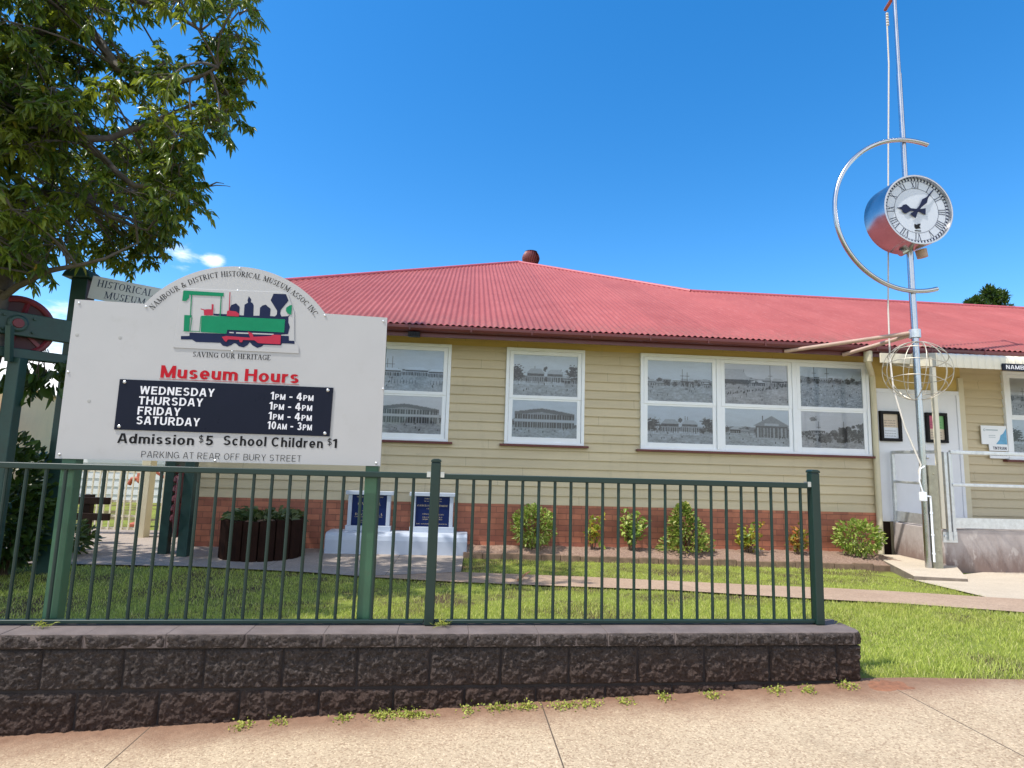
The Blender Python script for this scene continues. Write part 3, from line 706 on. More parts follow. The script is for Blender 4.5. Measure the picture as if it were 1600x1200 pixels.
# garden bed: heaped mulch behind a low edging
BED_X = (0.0, 6.42)
bx = np.linspace(*BED_X, 130); by = np.linspace(0, 1, 14)
BX, BT = np.meshgrid(bx, by)
y0 = 8.53 - 0.073 * BX; BY = y0 + (8.985 - y0) * BT
hz = np.array([[noise.fractal(Vector((x * 6, y * 6, 0)), 1.0, 2.0, 5) for x, y in zip(r1, r2)] for r1, r2 in zip(BX, BY)])
BZ = -0.03 + 0.07 * np.sin(np.clip(BT, 0, 1) * 2.2) + 0.022 * hz
V = np.stack([BX, BY, BZ], -1).reshape(-1, 3); ii = np.arange(BX.size).reshape(BX.shape)
F = np.stack([ii[:-1, :-1], ii[:-1, 1:], ii[1:, 1:], ii[1:, :-1]], -1).reshape(-1, 4)
tag(np_mesh('mulch_bed', V, F, M['mulch'], smooth=True), kind='structure')
mb = MB()
for i in range(1, 100):       # edging timbers, slightly uneven
    pass
xx = np.linspace(0.0, 6.4, 24)
for a, b in zip(xx[:-1], xx[1:]):
    ya, yb = 8.53 - 0.073 * a, 8.53 - 0.073 * b
    h = -0.005 + random.uniform(-0.012, 0.012)
    mb.add([(a, ya - 0.06, -0.1), (b - 0.006, yb - 0.06, -0.1), (b - 0.006, yb, -0.1), (a, ya, -0.1), (a, ya - 0.06, h), (b - 0.006, yb - 0.06, h), (b - 0.006, yb, h), (a, ya, h)],
           [(0, 3, 2, 1), (4, 5, 6, 7), (0, 1, 5, 4), (1, 2, 6, 5), (2, 3, 7, 6), (3, 0, 4, 7)])
o = mb.build('garden_edging', paint('edging_timber', (0.20, 0.13, 0.085), 0.9, 0.35, 12, bump=0.4, bscale=30), bevel=0.008)
tag(o, 'low weathered brown edging along the front of the mulched garden bed', 'garden edging')

# ------------------------------------------------------------------ lawn
def interp_poly(poly, x):
    p = np.array(poly); return np.interp(x, p[:, 0], p[:, 1])
def on_lawn(x, y):
    behind_wall = (x < 2.27) & (y > 3.32 + 0.0325 * x)
    right_part = (x >= 2.27) & (y > edge_y(x) + 0.0)
    front = (behind_wall | right_part)
    lowr = front & (y < np.where(x < -1.19, interp_poly(PAVE_LO, x), interp_poly(PATH_LO, x))) & (x < 9)
    upr = (x > 0.02) & (x < 5.75) & (y > interp_poly(PATH_HI, x)) & (y < 8.46 - 0.073 * x)
    cut = (x > 5.28) & ((y - 5.65) < (x - 5.3) * 3.2)
    upr &= ~cut
    cut2 = (x > 5.65) & (y > 7.1)
    sl = (y < 7.15 + (x - 5.72) * 2.5) & (y > 7.0)          # right of slab edge
    upr &= ~((x > 5.6) & sl) & (y < 8.9)
    return lowr | upr
def lawn(n, x0, x1, ya, yb, hmin, hmax, wid):
    x = rng.uniform(x0, x1, n); y = rng.uniform(ya, yb, n)
    jx = rng.normal(0, 0.018, n); jy = rng.normal(0, 0.018, n)
    k = on_lawn(x + jx, y + jy); x, y = x[k], y[k]
    bare = np.array([noise.fractal(Vector((a * 2.2, b * 2.2, 9)), 1.0, 2.0, 4) for a, b in zip(x, y)])
    k = bare + 0.25 * rng.normal(size=len(x)) > -0.62; x, y = x[k], y[k]; n = len(x)
    pat = 0.72 + 0.5 * np.array([noise.noise(Vector((a * 1.7, b * 1.7, 3))) for a, b in zip(x, y)])
    h = rng.uniform(hmin, hmax, n) * np.clip(pat + 0.25, 0.5, 1.5); w = wid * rng.uniform(0.7, 1.3, n)
    a = rng.uniform(0, 2 * np.pi, n); lean = rng.uniform(0.1, 1.0, n) * h; la = rng.uniform(0, 2 * np.pi, n)
    z = zg(x, y) - 0.012
    b = np.stack([x, y, z], -1); d = np.stack([np.cos(a) * w, np.sin(a) * w, 0 * w], -1)
    l = np.stack([np.cos(la) * lean, np.sin(la) * lean, 0 * h], -1); u = np.stack([0 * h, 0 * h, h], -1)
    V = np.stack([b - d, b + d, b + u * 0.6 + l * 0.35 + d * 0.7, b + u * 0.6 + l * 0.35 - d * 0.7, b + u + l], 1)
    base = (np.arange(n) * 5)[:, None]
    T = np.concatenate([base + [0, 1, 2], base + [0, 2, 3], base + [3, 2, 4]], 0)
    return V.reshape(-1, 3), T
parts = [lawn(150000, -6.5, 6.0, 3.2, 8.6, 0.014, 0.036, 0.0022), lawn(60000, 2.2, 6.5, 2.4, 5.3, 0.014, 0.038, 0.0020), lawn(40000, -2.6, 3.0, 3.2, 5.5, 0.014, 0.034, 0.002)]
Vs, Ts, off = [], [], 0
for v, t in parts: Vs.append(v); Ts.append(t + off); off += len(v)
tag(np_mesh('lawn_grass', np.concatenate(Vs), np.concatenate(Ts), M['grass']), 'short sunlit green lawn behind the fence and beside the wall', 'grass', kind='stuff')

# ------------------------------------------------------------------ retaining wall (local frame: x along the wall, y away from the street)
wall = tag(empty('retaining_wall', (0, 0, 0), PHI), 'low dark split face block wall carrying the green fence', 'retaining wall')
def split_face(mb, o, u, v, nrm, lu, lv, seed, amp=0.016, res=0.0052, edge=0.013):
    nu, nv = max(4, int(lu / res)), max(3, int(lv / res)); b = len(mb.v)
    o, u, v, nrm = Vector(o), Vector(u), Vector(v), Vector(nrm)
    for j in range(nv + 1):
        for i in range(nu + 1):
            a, c = i / nu * lu, j / nv * lv
            e = min(a, lu - a, c, lv - c)
            q = Vector((a * 24 + seed * 7.3, c * 24 + seed * 3.1, seed * 1.7))
            wq = q + 0.35 * Vector((noise.noise(q * 1.3), noise.noise(q * 1.3 + Vector((7, 0, 0))), 0))
            dist = noise.voronoi(wq * 0.75)[0]
            h = 0.5 * noise.fractal(q * 0.5, 0.8, 2.0, 3) + 0.55 * (dist[1] - dist[0]) + 0.75 * noise.fractal(q * 1.7, 0.6, 2.0, 3)
            d = amp * h * min(1, e / 0.010 + 0.25) - 0.014 * max(0, 1 - e / edge) ** 1.6
            mb.v.append(tuple(o + u * a + v * c + nrm * d))
    for j in range(nv):
        for i in range(nu):
            k = b + j * (nu + 1) + i
            mb.f.append((k, k + 1, k + nu + 2, k + nu + 1)); mb.mi.append(mb.cur)
J1 = [-4.0, -3.62, -3.25, -2.89, -2.53, -2.17, -1.815, -1.462, -1.103, -0.745, -0.395, -0.045, 0.305, 0.65, 1.008, 1.364, 1.719, 2.094, 2.235]
J2 = [-4.1, -3.8, -3.45, -3.08, -2.72, -2.36, -2.0, -1.65, -1.29, -0.93, -0.565, -0.215, 0.13, 0.485, 0.84, 1.19, 1.52, 1.90, 2.235]
mb = MB()
for r_, (J, z0, z1) in enumerate(((J1, 0.228, 0.413), (J2, 0.035, 0.222))):
    for i in range(len(J) - 1):
        split_face(mb, (J[i] + 0.004, 3.0, z0 + 0.003), (1, 0, 0), (0, 0, 1), (0, -1, 0), J[i + 1] - J[i] - 0.008, z1 - z0 - 0.006, i + 40 * r_)
    split_face(mb, (2.235, 3.004, z0 + 0.002), (0, 1, 0), (0, 0, 1), (1, 0, 0), 0.24, z1 - z0 - 0.004, 90 + r_)
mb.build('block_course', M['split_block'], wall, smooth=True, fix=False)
MB().box(-4.1, 2.222, 3.014, 3.24, -0.05, 0.412).build('core', M['block_gap'], wall)
mb = MB()
JC = [-4.0, -3.62, -3.25, -2.89, -2.53, -2.0, -1.64, -1.28, -0.92, -0.56, -0.21, 0.14, 0.49, 0.845, 1.2, 1.535, 1.87, 2.19]
for i in range(len(JC) - 1):
    split_face(mb, (JC[i] + 0.001, 2.985, 0.414), (1, 0, 0), (0, 0, 1), (0, -1, 0), JC[i + 1] - JC[i] - 0.002, 0.066, 200 + i, amp=0.012, edge=0.016)
b = len(mb.v); nrad = 6
# rounded right-hand end of the capping
for k in range(nrad):
    a0, a1 = R(90 * k / nrad), R(90 * (k + 1) / nrad)
    p0 = (2.19 + 0.06 * math.sin(a0), 2.985 + 0.06 - 0.06 * math.cos(a0)); p1 = (2.19 + 0.06 * math.sin(a1), 2.985 + 0.06 - 0.06 * math.cos(a1))
    am = (a0 + a1) / 2; ln = math.hypot(p1[0] - p0[0], p1[1] - p0[1])
    split_face(mb, (p0[0], p0[1], 0.414), ((p1[0] - p0[0]) / ln, (p1[1] - p0[1]) / ln, 0), (0, 0, 1), (math.sin(am), -math.cos(am), 0), ln, 0.066, 300 + k, amp=0.006, edge=0.008)
split_face(mb, (2.25, 3.045, 0.414), (0, 1, 0), (0, 0, 1), (1, 0, 0), 0.20, 0.066, 320, amp=0.01)
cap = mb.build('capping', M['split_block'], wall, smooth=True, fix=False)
mb = MB()
for i in range(len(JC) - 1):
    a, c = JC[i] + 0.0005, JC[i + 1] - 0.0005
    nseg = 14; z = 0.481
    front = [(a + (c - a) * k / nseg, 2.992 + 0.006 * noise.noise(Vector(((a + k / nseg) * 30, i, 0)))) for k in range(nseg + 1)]
    poly = front + [(c, 3.25), (a, 3.25)]
    if i == len(JC) - 2: poly = front[:-1] + [(2.19, 2.99), (2.215, 2.998), (2.237, 3.02), (2.244, 3.05), (2.244, 3.25), (a, 3.25)]
    q = len(poly); dz = random.uniform(-0.001, 0.001)
    mb.add([(p[0], p[1], 0.418) for p in poly] + [(p[0], p[1], z + dz) for p in poly], [tuple(range(q, 2 * q)), tuple(reversed(range(q)))] + [(k, (k + 1) % q, q + (k + 1) % q, q + k) for k in range(q)])
mb.build('cap_slab', M['cap_top'], wall, bevel=0.0022)

# ------------------------------------------------------------------ fence
fence = tag(empty('railing_fence', (0, 0, 0), PHI), 'dark green tubular steel fence standing on the block wall', 'fence')
FY = 3.14
def panel(x0, x1, xs):
    mb = MB()
    mb.box(x0, x1, FY - 0.017, FY + 0.017, 1.226, 1.256)
    mb.box(x0, x1, FY - 0.014, FY + 0.014, 0.489, 0.508)
    for x in xs: mb.tube([(x, FY, 0.507), (x, FY, 1.228)], 0.0085, 8, cap=False)
    return mb.build('panel', M['fence_green'], fence, smooth=True, bevel=0.004)
panel(-0.035, 2.062, [0.055 + i * 0.0887 for i in range(23)])
panel(-4.0, -0.088, [-0.175 - i * 0.0905 for i in range(42)])
for x in (-0.061, 2.088, -4.03):
    p = MB().box(x - 0.0255, x + 0.0255, FY - 0.0255, FY + 0.0255, 0.482, 1.315).build('post', M['fence_green'], fence, bevel=0.006)
    MB().prism([(x - 0.028, 1.3151), (x + 0.028, 1.3151), (x + 0.026, 1.327), (x + 0.012, 1.333), (x - 0.012, 1.333), (x - 0.026, 1.327)], FY - 0.028, FY + 0.028).build('post_cap', M['fence_green'], p, bevel=0.003)
for x, sx in ((-0.061, -1), (-0.061, 1), (2.088, -1)):
    mb = MB(); mb.box(min(x + sx * 0.026, x + sx * 0.046), max(x + sx * 0.026, x + sx * 0.046), FY - 0.020, FY + 0.020, 1.2565, 1.263)
    mb.box(min(x + sx * 0.026, x + sx * 0.046), max(x + sx * 0.026, x + sx * 0.046), FY - 0.0205, FY - 0.0175, 1.235, 1.2562)
    mb.build('bracket', M['screw_steel'], fence)

# ------------------------------------------------------------------ museum hours sign
sign = tag(empty('museum_sign', (0, 0, 0), PHI), 'large grey white museum hours board with an arched top and locomotive picture', 'sign board')
SY = 3.165
RC, RR = (-1.165, 1.757), 0.578
arc = [(RC[0] + RR * math.sin(R(a)), RC[1] + RR * math.cos(R(a))) for a in np.linspace(53.5, -53.5, 40)]
outline = [(-1.97, 1.279), (-0.357, 1.285), (-0.366, 2.096)] + arc + [(-1.972, 2.104)]
MB().prism(outline, SY, SY + 0.012).build('board', M['sign_white'], sign)
for x in (-1.912, -0.402):
    MB().box(x - 0.034, x + 0.034, SY + 0.0125, SY + 0.08, 0.0, 1.95).build('post', M['post_green'], sign, bevel=0.006)
y1 = SY - 0.0015
blk = MB().prism([(-1.705, 1.434), (-0.630, 1.434), (-0.628, 1.695), (-1.705, 1.694)], SY - 0.005, SY - 0.0005).build('hours_panel', M['black_panel'], sign)
yt = SY - 0.0055
for i, (d, x0, x1, z, t, tx0, tx1) in enumerate((('WEDNESDAY', -1.601, -1.232, 1.621, (('1', .041), ('PM', .030), (' - 4', .041), ('PM', .030)), -0.946, -0.727), ('THURSDAY', -1.601, -1.285, 1.5675, (('1', .041), ('PM', .030), (' - 4', .041), ('PM', .030)), -0.949, -0.730), ('FRIDAY', -1.601, -1.391, 1.5145, (('1', .041), ('PM', .030), (' - 4', .041), ('PM', .030)), -0.949, -0.728), ('SATURDAY', -1.602, -1.291, 1.4645, (('10', .041), ('AM', .030), (' - 3', .041), ('PM', .030)), -0.950, -0.724))):
    mb = MB(); sans_line(mb, [(d, 0.042)], x0, x1, z, yt, 0.185, 0.14); sans_line(mb, list(t), tx0, tx1, z - 0.002, yt, 0.19, 0.16)
    mb.build('lettering', M['ink_white'], blk, fix=False)
for x, z in ((-1.68, 1.68), (-0.655, 1.68), (-1.682, 1.45), (-0.655, 1.449)):
    MB().lathe((x, SY - 0.0052, z), (0, -1, 0), [(0, 0.008), (0.002, 0.0085), (0.005, 0.005), (0.0055, 0)], 12).build('screw', M['screw_steel'], blk)
mb = MB(); sans_line(mb, [('Museum Hours', 0.066)], -1.511, -0.811, 1.711, y1, 0.195, 0.10)
mb.box(-1.515, -0.808, y1 - 0.0003, y1 + 0.0005, 1.7035, 1.7055)
mb.build('heading_lettering', M['ink_red'], sign, fix=False)
mb = MB()
sans_line(mb, [('Admission', 0.050)], -1.684, -1.312, 1.366, y1, 0.18, 0.13)
sans_line(mb, [('$', 0.036)], -1.290, -1.266, 1.381, y1, 0.10)
sans_line(mb, [('5', 0.050)], -1.256, -1.218, 1.368, y1, 0.19)
mb.build('admission_lettering', M['ink_black'], sign, fix=False)
mb = MB()
sans_line(mb, [('School Children', 0.050)], -1.168, -0.662, 1.371, y1, 0.18, 0.13)
sans_line(mb, [('$', 0.036)], -0.640, -0.617, 1.387, y1, 0.10)
sans_line(mb, [('1', 0.048)], -0.610, -0.590, 1.374, y1, 0.19)
mb.build('admission_lettering', M['ink_black'], sign, fix=False)
mb = MB(); sans_line(mb, [('PARKING AT REAR OFF BURY STREET', 0.033)], -1.562, -0.768, 1.296, y1, 0.085, 0.20); mb.build('parking_lettering', M['ink_black'], sign, fix=False)
mb = MB()
serif_line(mb, 'SAVING OUR HERITAGE', -1.362, -0.964, 1.829, 0.028, y1)
mb.build('motto_lettering', M['ink_black'], sign, fix=False)
mb = MB()
serif_arc(mb, 'NAMBOUR & DISTRICT HISTORICAL MUSEUM ASSOC INC.', RC[0], RC[1], 0.521, -53.5, 52.5, 0.030, y1)
mb.build('arched_lettering', M['ink_black'], sign, fix=False)
LOCO = {
 'navy_frame': ('ink_navy', [(-1.387,1.957),(-1.386,1.939),(-1.428,1.936),(-1.427,1.918),(-1.371,1.92),(-1.35,1.908),(-1.228,1.91),(-1.213,1.895),(-1.19,1.891),(-1.171,1.9),(-1.158,1.911),(-1.147,1.91),(-1.132,1.896),(-1.107,1.891),(-1.088,1.904),(-1.078,1.921),(-1.063,1.905),(-1.037,1.892),(-1.015,1.9),(-1.006,1.91),(-0.916,1.912),(-0.912,1.923),(-0.875,1.924),(-0.847,1.923),(-0.848,1.94),(-0.877,1.94),(-0.88,1.965),(-0.92,1.965),(-0.92,1.971),(-0.885,1.975),(-0.878,2.016),(-0.888,2.04),(-0.89,2.069),(-0.882,2.082),(-0.894,2.074),(-0.926,2.07),(-0.934,2.086),(-0.932,2.106),(-0.896,2.16),(-0.912,2.195),(-0.977,2.194),(-0.989,2.156),(-0.951,2.1),(-0.951,2.08),(-0.96,2.069),(-0.986,2.069),(-0.986,2.11),(-0.999,2.119),(-1.013,2.131),(-1.029,2.125),(-1.041,2.112),(-1.04,2.068),(-1.072,2.066),(-1.075,2.124),(-1.082,2.136),(-1.092,2.141),(-1.09,2.155),(-1.104,2.172),(-1.109,2.149),(-1.105,2.137),(-1.122,2.124),(-1.121,2.065),(-1.145,2.065),(-1.146,2.111),(-1.166,2.129),(-1.19,2.118),(-1.197,2.098),(-1.195,2.067),(-1.276,2.066),(-1.275,2.056),(-1.205,2.054),(-0.906,2.055),(-0.905,1.983),(-1.198,1.982),(-1.201,1.96)]),
 'slots': ('sign_white', [[(-1.186,1.971),(-1.164,1.971),(-1.163,1.965),(-1.186,1.965)], [(-1.152,1.971),(-0.959,1.973),(-0.959,1.967),(-1.152,1.964)]]),
 'green': ('ink_green', [[(-1.335,2.051),(-1.205,2.054),(-0.906,2.055),(-0.905,1.983),(-1.198,1.982),(-1.201,1.96),(-1.331,1.963)], [(-1.422,2.05),(-1.384,2.05),(-1.385,2.039),(-1.392,2.036),(-1.388,1.962),(-1.422,1.962),(-1.417,1.965)], [(-1.439,2.182),(-1.434,2.183),(-1.233,2.182),(-1.233,2.163),(-1.408,2.161),(-1.407,2.145),(-1.42,2.126),(-1.44,2.126)], [(-1.399,2.162),(-1.393,2.162),(-1.388,2.048),(-1.393,2.048)], [(-1.247,2.163),(-1.242,2.163),(-1.238,2.055),(-1.244,2.055)], [(-0.887,2.134),(-0.875,2.136),(-0.876,2.082),(-0.895,2.088),(-0.905,2.103),(-0.904,2.12)], [(-1.384,2.039),(-1.38,2.039),(-1.382,1.963),(-1.385,1.962)], [(-1.339,2.044),(-1.335,2.051),(-1.335,1.963),(-1.338,1.962)], [(-1.386,1.966),(-1.335,1.967),(-1.335,1.964),(-1.385,1.962)]]),
 'red': ('ink_rose', [[(-1.343,2.09),(-1.322,2.085),(-1.305,2.088),(-1.287,2.088),(-1.289,2.117),(-1.279,2.116),(-1.277,2.057),(-1.322,2.054),(-1.326,2.081),(-1.341,2.085)], [(-1.204,2.188),(-1.2,2.188),(-1.194,2.086),(-1.162,2.084),(-1.145,2.072),(-1.145,2.057),(-1.207,2.057),(-1.207,2.084),(-1.199,2.087)], [(-1.222,1.942),(-1.2,1.948),(-1.078,1.945),(-1.092,1.978),(-1.069,1.97),(-1.06,1.951),(-0.97,1.96),(-0.964,1.968),(-0.921,1.968),(-0.919,1.917),(-0.969,1.917),(-1.012,1.917),(-1.035,1.918),(-1.054,1.932),(-1.113,1.931),(-1.116,1.918),(-1.128,1.918),(-1.133,1.93),(-1.189,1.93),(-1.197,1.916),(-1.207,1.922)]]),
}
from mathutils.geometry import tessellate_polygon
def flat_poly(mb, poly, y):
    tris = tessellate_polygon([[Vector((p[0], p[1], 0)) for p in poly]])
    mb.add([(p[0], y, p[1]) for p in poly], [tuple(t) for t in tris])
backer = MB().prism([(-1.462, 1.872), (-0.821, 1.872), (-0.823, 1.905), (-0.85, 1.945), (-0.862, 2.10), (-0.90, 2.195), (-0.93, 2.206), (-1.43, 2.196), (-1.452, 2.175)], SY - 0.004, SY - 0.0004).build('locomotive_picture', M['sign_white'], sign, bevel=0.0012, seg=1)
mb = MB(); flat_poly(mb, LOCO['navy_frame'][1], SY - 0.0050); mb.build('engine_silhouette', M['ink_navy'], backer, fix=False)
mb = MB()
for p in LOCO['slots'][1]: flat_poly(mb, p, SY - 0.0056)
mb.build('engine_gap', M['sign_white'], backer, fix=False)
mb = MB()
for i, p in enumerate(LOCO['green'][1]): flat_poly(mb, p, SY - 0.0062 - 0.0001 * i)
mb.build('engine_bodywork', M['ink_green'], backer, fix=False)
mb = MB()
for p in LOCO['red'][1]: flat_poly(mb, p, SY - 0.0074)
mb.build('engine_running_gear', M['ink_rose'], backer, fix=False)
for x, z in ((-1.95, 1.30), (-0.38, 1.30), (-1.95, 2.085), (-0.385, 2.075), (-1.165, 2.325), (-1.62, 2.085), (-0.70, 2.09), (-1.96, 1.72), (-0.365, 1.70), (-1.165, 1.868), (-1.165, 2.20), (-1.2, 1.29)):
    MB().lathe((x, SY - 0.0003, z), (0, -1, 0), [(0, 0.006), (0.002, 0.0065), (0.004, 0.004), (0.0045, 0)], 10).build('screw', M['screw_steel'], sign)

for x, z in ((-1.94, 1.917), (-1.73, 1.913), (-1.843, 1.575)):
    MB().lathe((x, SY - 0.0002, z), (0, -1, 0), [(0, 0.010), (0.0006, 0.009), (0.001, 0)], 12).build('old_fixing', M['sign_edge'], sign)
# ------------------------------------------------------------------ museum building
house = tag(empty('museum_building', (0, 0, -0.08)), 'cream weatherboard museum with brick base and faded red iron roof', 'building')
house.location = (0, 0, 0)
HX0, HX1 = -4.06, 6.60
def boards(name, x0, x1, z0, z1, y, mat, pitch=0.139):
    mb = MB(); z = z0
    while z < z1 - 0.02:
        zt = min(z + pitch, z1)
        mb.add([(x0, y - 0.030, z), (x1, y - 0.030, z), (x1, y - 0.005, zt), (x0, y - 0.005, zt), (x0, y, z + 0.004), (x1, y, z + 0.004), (x0, y - 0.030, z - 0.008), (x1, y - 0.030, z - 0.008)], [(0, 1, 2, 3), (4, 5, 7, 6), (6, 7, 1, 0)])
        z = zt
    return mb.build(name, mat, house, fix=False)
MB().box(HX0, HX1, 9.0, 17.0, -0.1, 3.2).build('core_wall', M['boards'], house)
MB().box(HX0 + 0.02, HX1 - 0.01, 8.972, 8.999, -0.25, 0.648).build('brick_base', M['brick'], house)
boards('weatherboards', HX0, HX1, 0.652, 3.09, 9.0, M['boards'])
boards('shaded_top_board', HX0, HX1, 3.092, 3.23, 9.0, M['shaded_boards'], 0.14)  # top wall board, its shade and warm bounce put into the colour
MB().box(HX0 - 0.03, HX0 + 0.05, 8.96, 9.05, 0.66, 3.2).build('corner_board', M['cream'], house)
# right-hand part around the entrance
MB().box(HX1, 16.0, 9.06, 17.0, -0.1, 3.2).build('core_wall', M['boards'], house)
boards('weatherboards', 8.24, 16.0, 0.50, 3.2, 9.05, M['boards'])
MB().box(HX1 + 0.01, 8.24, 9.02, 9.055, 2.66, 3.2).build('entrance_head_panel', M['shaded_boards'], house)  # awning shade put into the panel's mustard colour
MB().box(8.17, 8.26, 8.985, 9.05, 0.50, 2.9).build('corner_trim', M['cream'], house)

MB().box(HX1 + 0.075, 6.855, 9.012, 9.056, -0.1, 0.50).build('recess_shade', M['dark_timber'], house)  # dark panel standing in for the shade of the recess

# photographs displayed in the windows
def photo(seed, kind):
    g = np.random.default_rng(seed); H, W = 84, 136
    yy, xx = np.mgrid[0:H, 0:W]; yy = yy / (H - 1); xx = xx / (W - 1)       # yy 0 bottom .. 1 top
    hor = {'street': 0.40, 'house': 0.34, 'hotel': 0.30, 'field': 0.60, 'forest': 0.32, 'march': 0.52, 'barn': 0.36, 'sheds': 0.44}[kind] + g.uniform(-0.03, 0.03)
    n1 = g.normal(0, 1, (H, W))
    fr = lambda sx, sy, o: np.array([[noise.fractal(Vector((x * sx + seed * 3.1 + o, y * sy, seed)), 0.8, 2.0, 6) for x in np.linspace(0, 1, W)] for y in np.linspace(0, 1, H)])
    nz, nf = fr(5, 9, 0), fr(22, 30, 50)
    img = 0.48 + 0.10 * yy + 0.03 * nz + 0.010 * n1
    hill = hor + 0.10 + 0.05 * np.sin(xx * 4 + seed) + 0.03 * nz
    img = np.where(yy < hill, 0.27 + 0.06 * nf, img)
    img = np.where(yy < hor + 0.01 * nz, 0.38 + 0.09 * nz + 0.10 * nf + 0.02 * n1, img)
    def rect(a, b, c, d, v):
        k = (xx > a) & (xx < b) & (yy > c) & (yy < d); img[k] = v + 0.05 * nf[k] + 0.015 * n1[k]
    def gable(a, b, c, d, v):
        t = np.abs((xx - (a + b) / 2) / ((b - a) / 2)); k = (yy > c) & (yy < c + (d - c) * (1 - t)) & (t < 1); img[k] = v + 0.04 * nf[k]
    def hip(a, b, c, d, v):
        t = np.abs((xx - (a + b) / 2) / ((b - a) / 2)); k = (yy > c) & (yy < d) & (t < 1 - 0.45 * (yy - c) / (d - c)); img[k] = v + 0.04 * nf[k]
    def tree(cx, cy, r, v):
        k = ((xx - cx) * 1.6) ** 2 + (yy - cy) ** 2 < (r * (1 + 0.7 * nf + 0.4 * nz)) ** 2; img[k] = v + 0.10 * nf[k]
    def building(x, w, base, h, wall, roof):
        rect(x, x + w, base, base + h, wall); hip(x - 0.012, x + w + 0.012, base + h, base + h * 1.5, roof)
        rect(x - 0.008, x + w + 0.008, base + h * 0.62, base + h * 0.72, roof * 0.9)
        p = x + 0.006
        while p < x + w - 0.01:
            rect(p, p + 0.007, base, base + h * 0.62, min(0.65, wall + 0.34)); p += g.uniform(0.018, 0.034)
    for row, (dy, sc) in enumerate(((0.05, 0.55), (-0.03, 1.0))):
        x = g.uniform(-0.1, 0.0)
        while x < 1 and kind not in ('forest',):
            w = g.uniform(0.07, 0.2) * (0.6 + 0.5 * sc)
            if g.random() < (0.75 if kind in ('street', 'sheds', 'march') else 0.4): building(x, w, hor + dy, g.uniform(0.07, 0.15) * sc, g.uniform(0.08, 0.22), g.uniform(0.34, 0.62))
            else: tree(x + w / 2, hor + dy + 0.05, g.uniform(0.03, 0.07), g.uniform(0.10, 0.18))
            x += w + g.uniform(0, 0.03)
    for k in range(6): tree(g.uniform(0, 1), hor + 0.05, g.uniform(0.02, 0.06), 0.13)
    for k in range(2):
        p = g.uniform(0.15, 0.9); rect(p, p + 0.008, hor, hor + g.uniform(0.25, 0.5), 0.13); rect(p - 0.03, p + 0.038, hor + 0.22, hor + 0.232, 0.15)
    if kind == 'house':
        building(0.22, 0.26, hor - 0.05, 0.24, 0.15, 0.40); building(0.53, 0.24, hor - 0.03, 0.22, 0.17, 0.44)
        tree(0.06, hor + 0.17, 0.17, 0.12); tree(0.93, hor + 0.22, 0.15, 0.12); tree(0.50, hor + 0.30, 0.05, 0.14)
        for p in np.arange(0.0, 0.8, 0.016): rect(p, p + 0.008, hor - 0.09, hor - 0.01, 0.55)
    if kind == 'hotel':
        top = 0.80 - 0.30 * np.abs(xx - 0.45) ** 1.2 + 0.01 * nf
        k = (yy < top) & (yy > hor - 0.05) & (xx > 0.04) & (xx < 0.96); img[k] = 0.33 + 0.05 * nf[k]
        img[k & (yy > top - 0.11)] = 0.19; img[k & (yy > top - 0.015)] = 0.5
        p = 0.05
        while p < 0.94:
            w = g.uniform(0.018, 0.034); rect(p, p + w, hor + 0.19, hor + 0.31, g.uniform(0.06, 0.14)); rect(p, p + w, hor - 0.04, hor + 0.11, g.uniform(0.05, 0.15)); p += w + g.uniform(0.008, 0.018)
        img[k & (yy > hor + 0.12) & (yy < hor + 0.18)] = 0.47
    if kind == 'barn':
        rect(0.48, 0.98, hor - 0.12, hor + 0.20, 0.17); gable(0.44, 1.02, hor + 0.19, hor + 0.47, 0.30)
        p = 0.50
        while p < 0.96: w = g.uniform(0.012, 0.03); rect(p, p + w, hor - 0.12, hor + 0.14, g.uniform(0.25, 0.45)); p += w + g.uniform(0.02, 0.05)
        rect(0.62, 0.84, hor + 0.20, hor + 0.26, 0.45)
    if kind == 'sheds':
        for cx, w, b_ in ((0.22, 0.28, 0.0), (0.60, 0.34, 0.03), (0.9, 0.25, 0.0)): building(cx - w / 2, w, hor - 0.06 + b_, 0.13, 0.12, 0.60)
        rect(0.0, 1.0, hor - 0.16, hor - 0.152, 0.2)
        for p in np.arange(0.0, 1.0, 0.045): rect(p, p + 0.005, hor - 0.24, hor - 0.14, 0.16)
    if kind == 'march':
        hip(-0.1, 0.40, 0.60, 0.86, 0.46); rect(0.0, 0.38, 0.50, 0.61, 0.13)
        for k in range(34):
            t = k / 34; x = 0.04 + t * 0.93 + g.uniform(-.01, .01); y = 0.22 + t * 0.24 + g.uniform(-.015, .015); rect(x, x + g.uniform(0.008, 0.022), y, y + g.uniform(0.03, 0.07), 0.07)
    if kind == 'field':
        for k in range(420): tree(g.uniform(0, 1), g.uniform(0.02, hor - 0.05), g.uniform(0.004, 0.012), g.uniform(0.08, 0.6))
    if kind == 'forest':
        for k in range(110):
            cx = g.uniform(0.30, 1.05); tree(cx, g.uniform(0.2, 0.28 + 0.66 * (cx - 0.28)), g.uniform(0.03, 0.08), g.uniform(0.05, 0.2))
        for k in range(26): tree(g.uniform(0, 0.5), g.uniform(0.2, 0.46), 0.035, 0.14)
        tree(0.2, 0.80, 0.07, 0.25); building(0.16, 0.22, 0.40, 0.08, 0.15, 0.58)
    for k in range(14): p = g.uniform(0, 1); y = g.uniform(0.08, hor - 0.05); rect(p, p + 0.01, y, y + 0.045, 0.1)
    return np.clip((img - 0.36) * 1.25 + 0.335, 0.03, 0.75)
TINTS = [(0.84, 0.97, 1.12), (0.94, 0.98, 1.06), (0.88, 1.0, 1.12)]
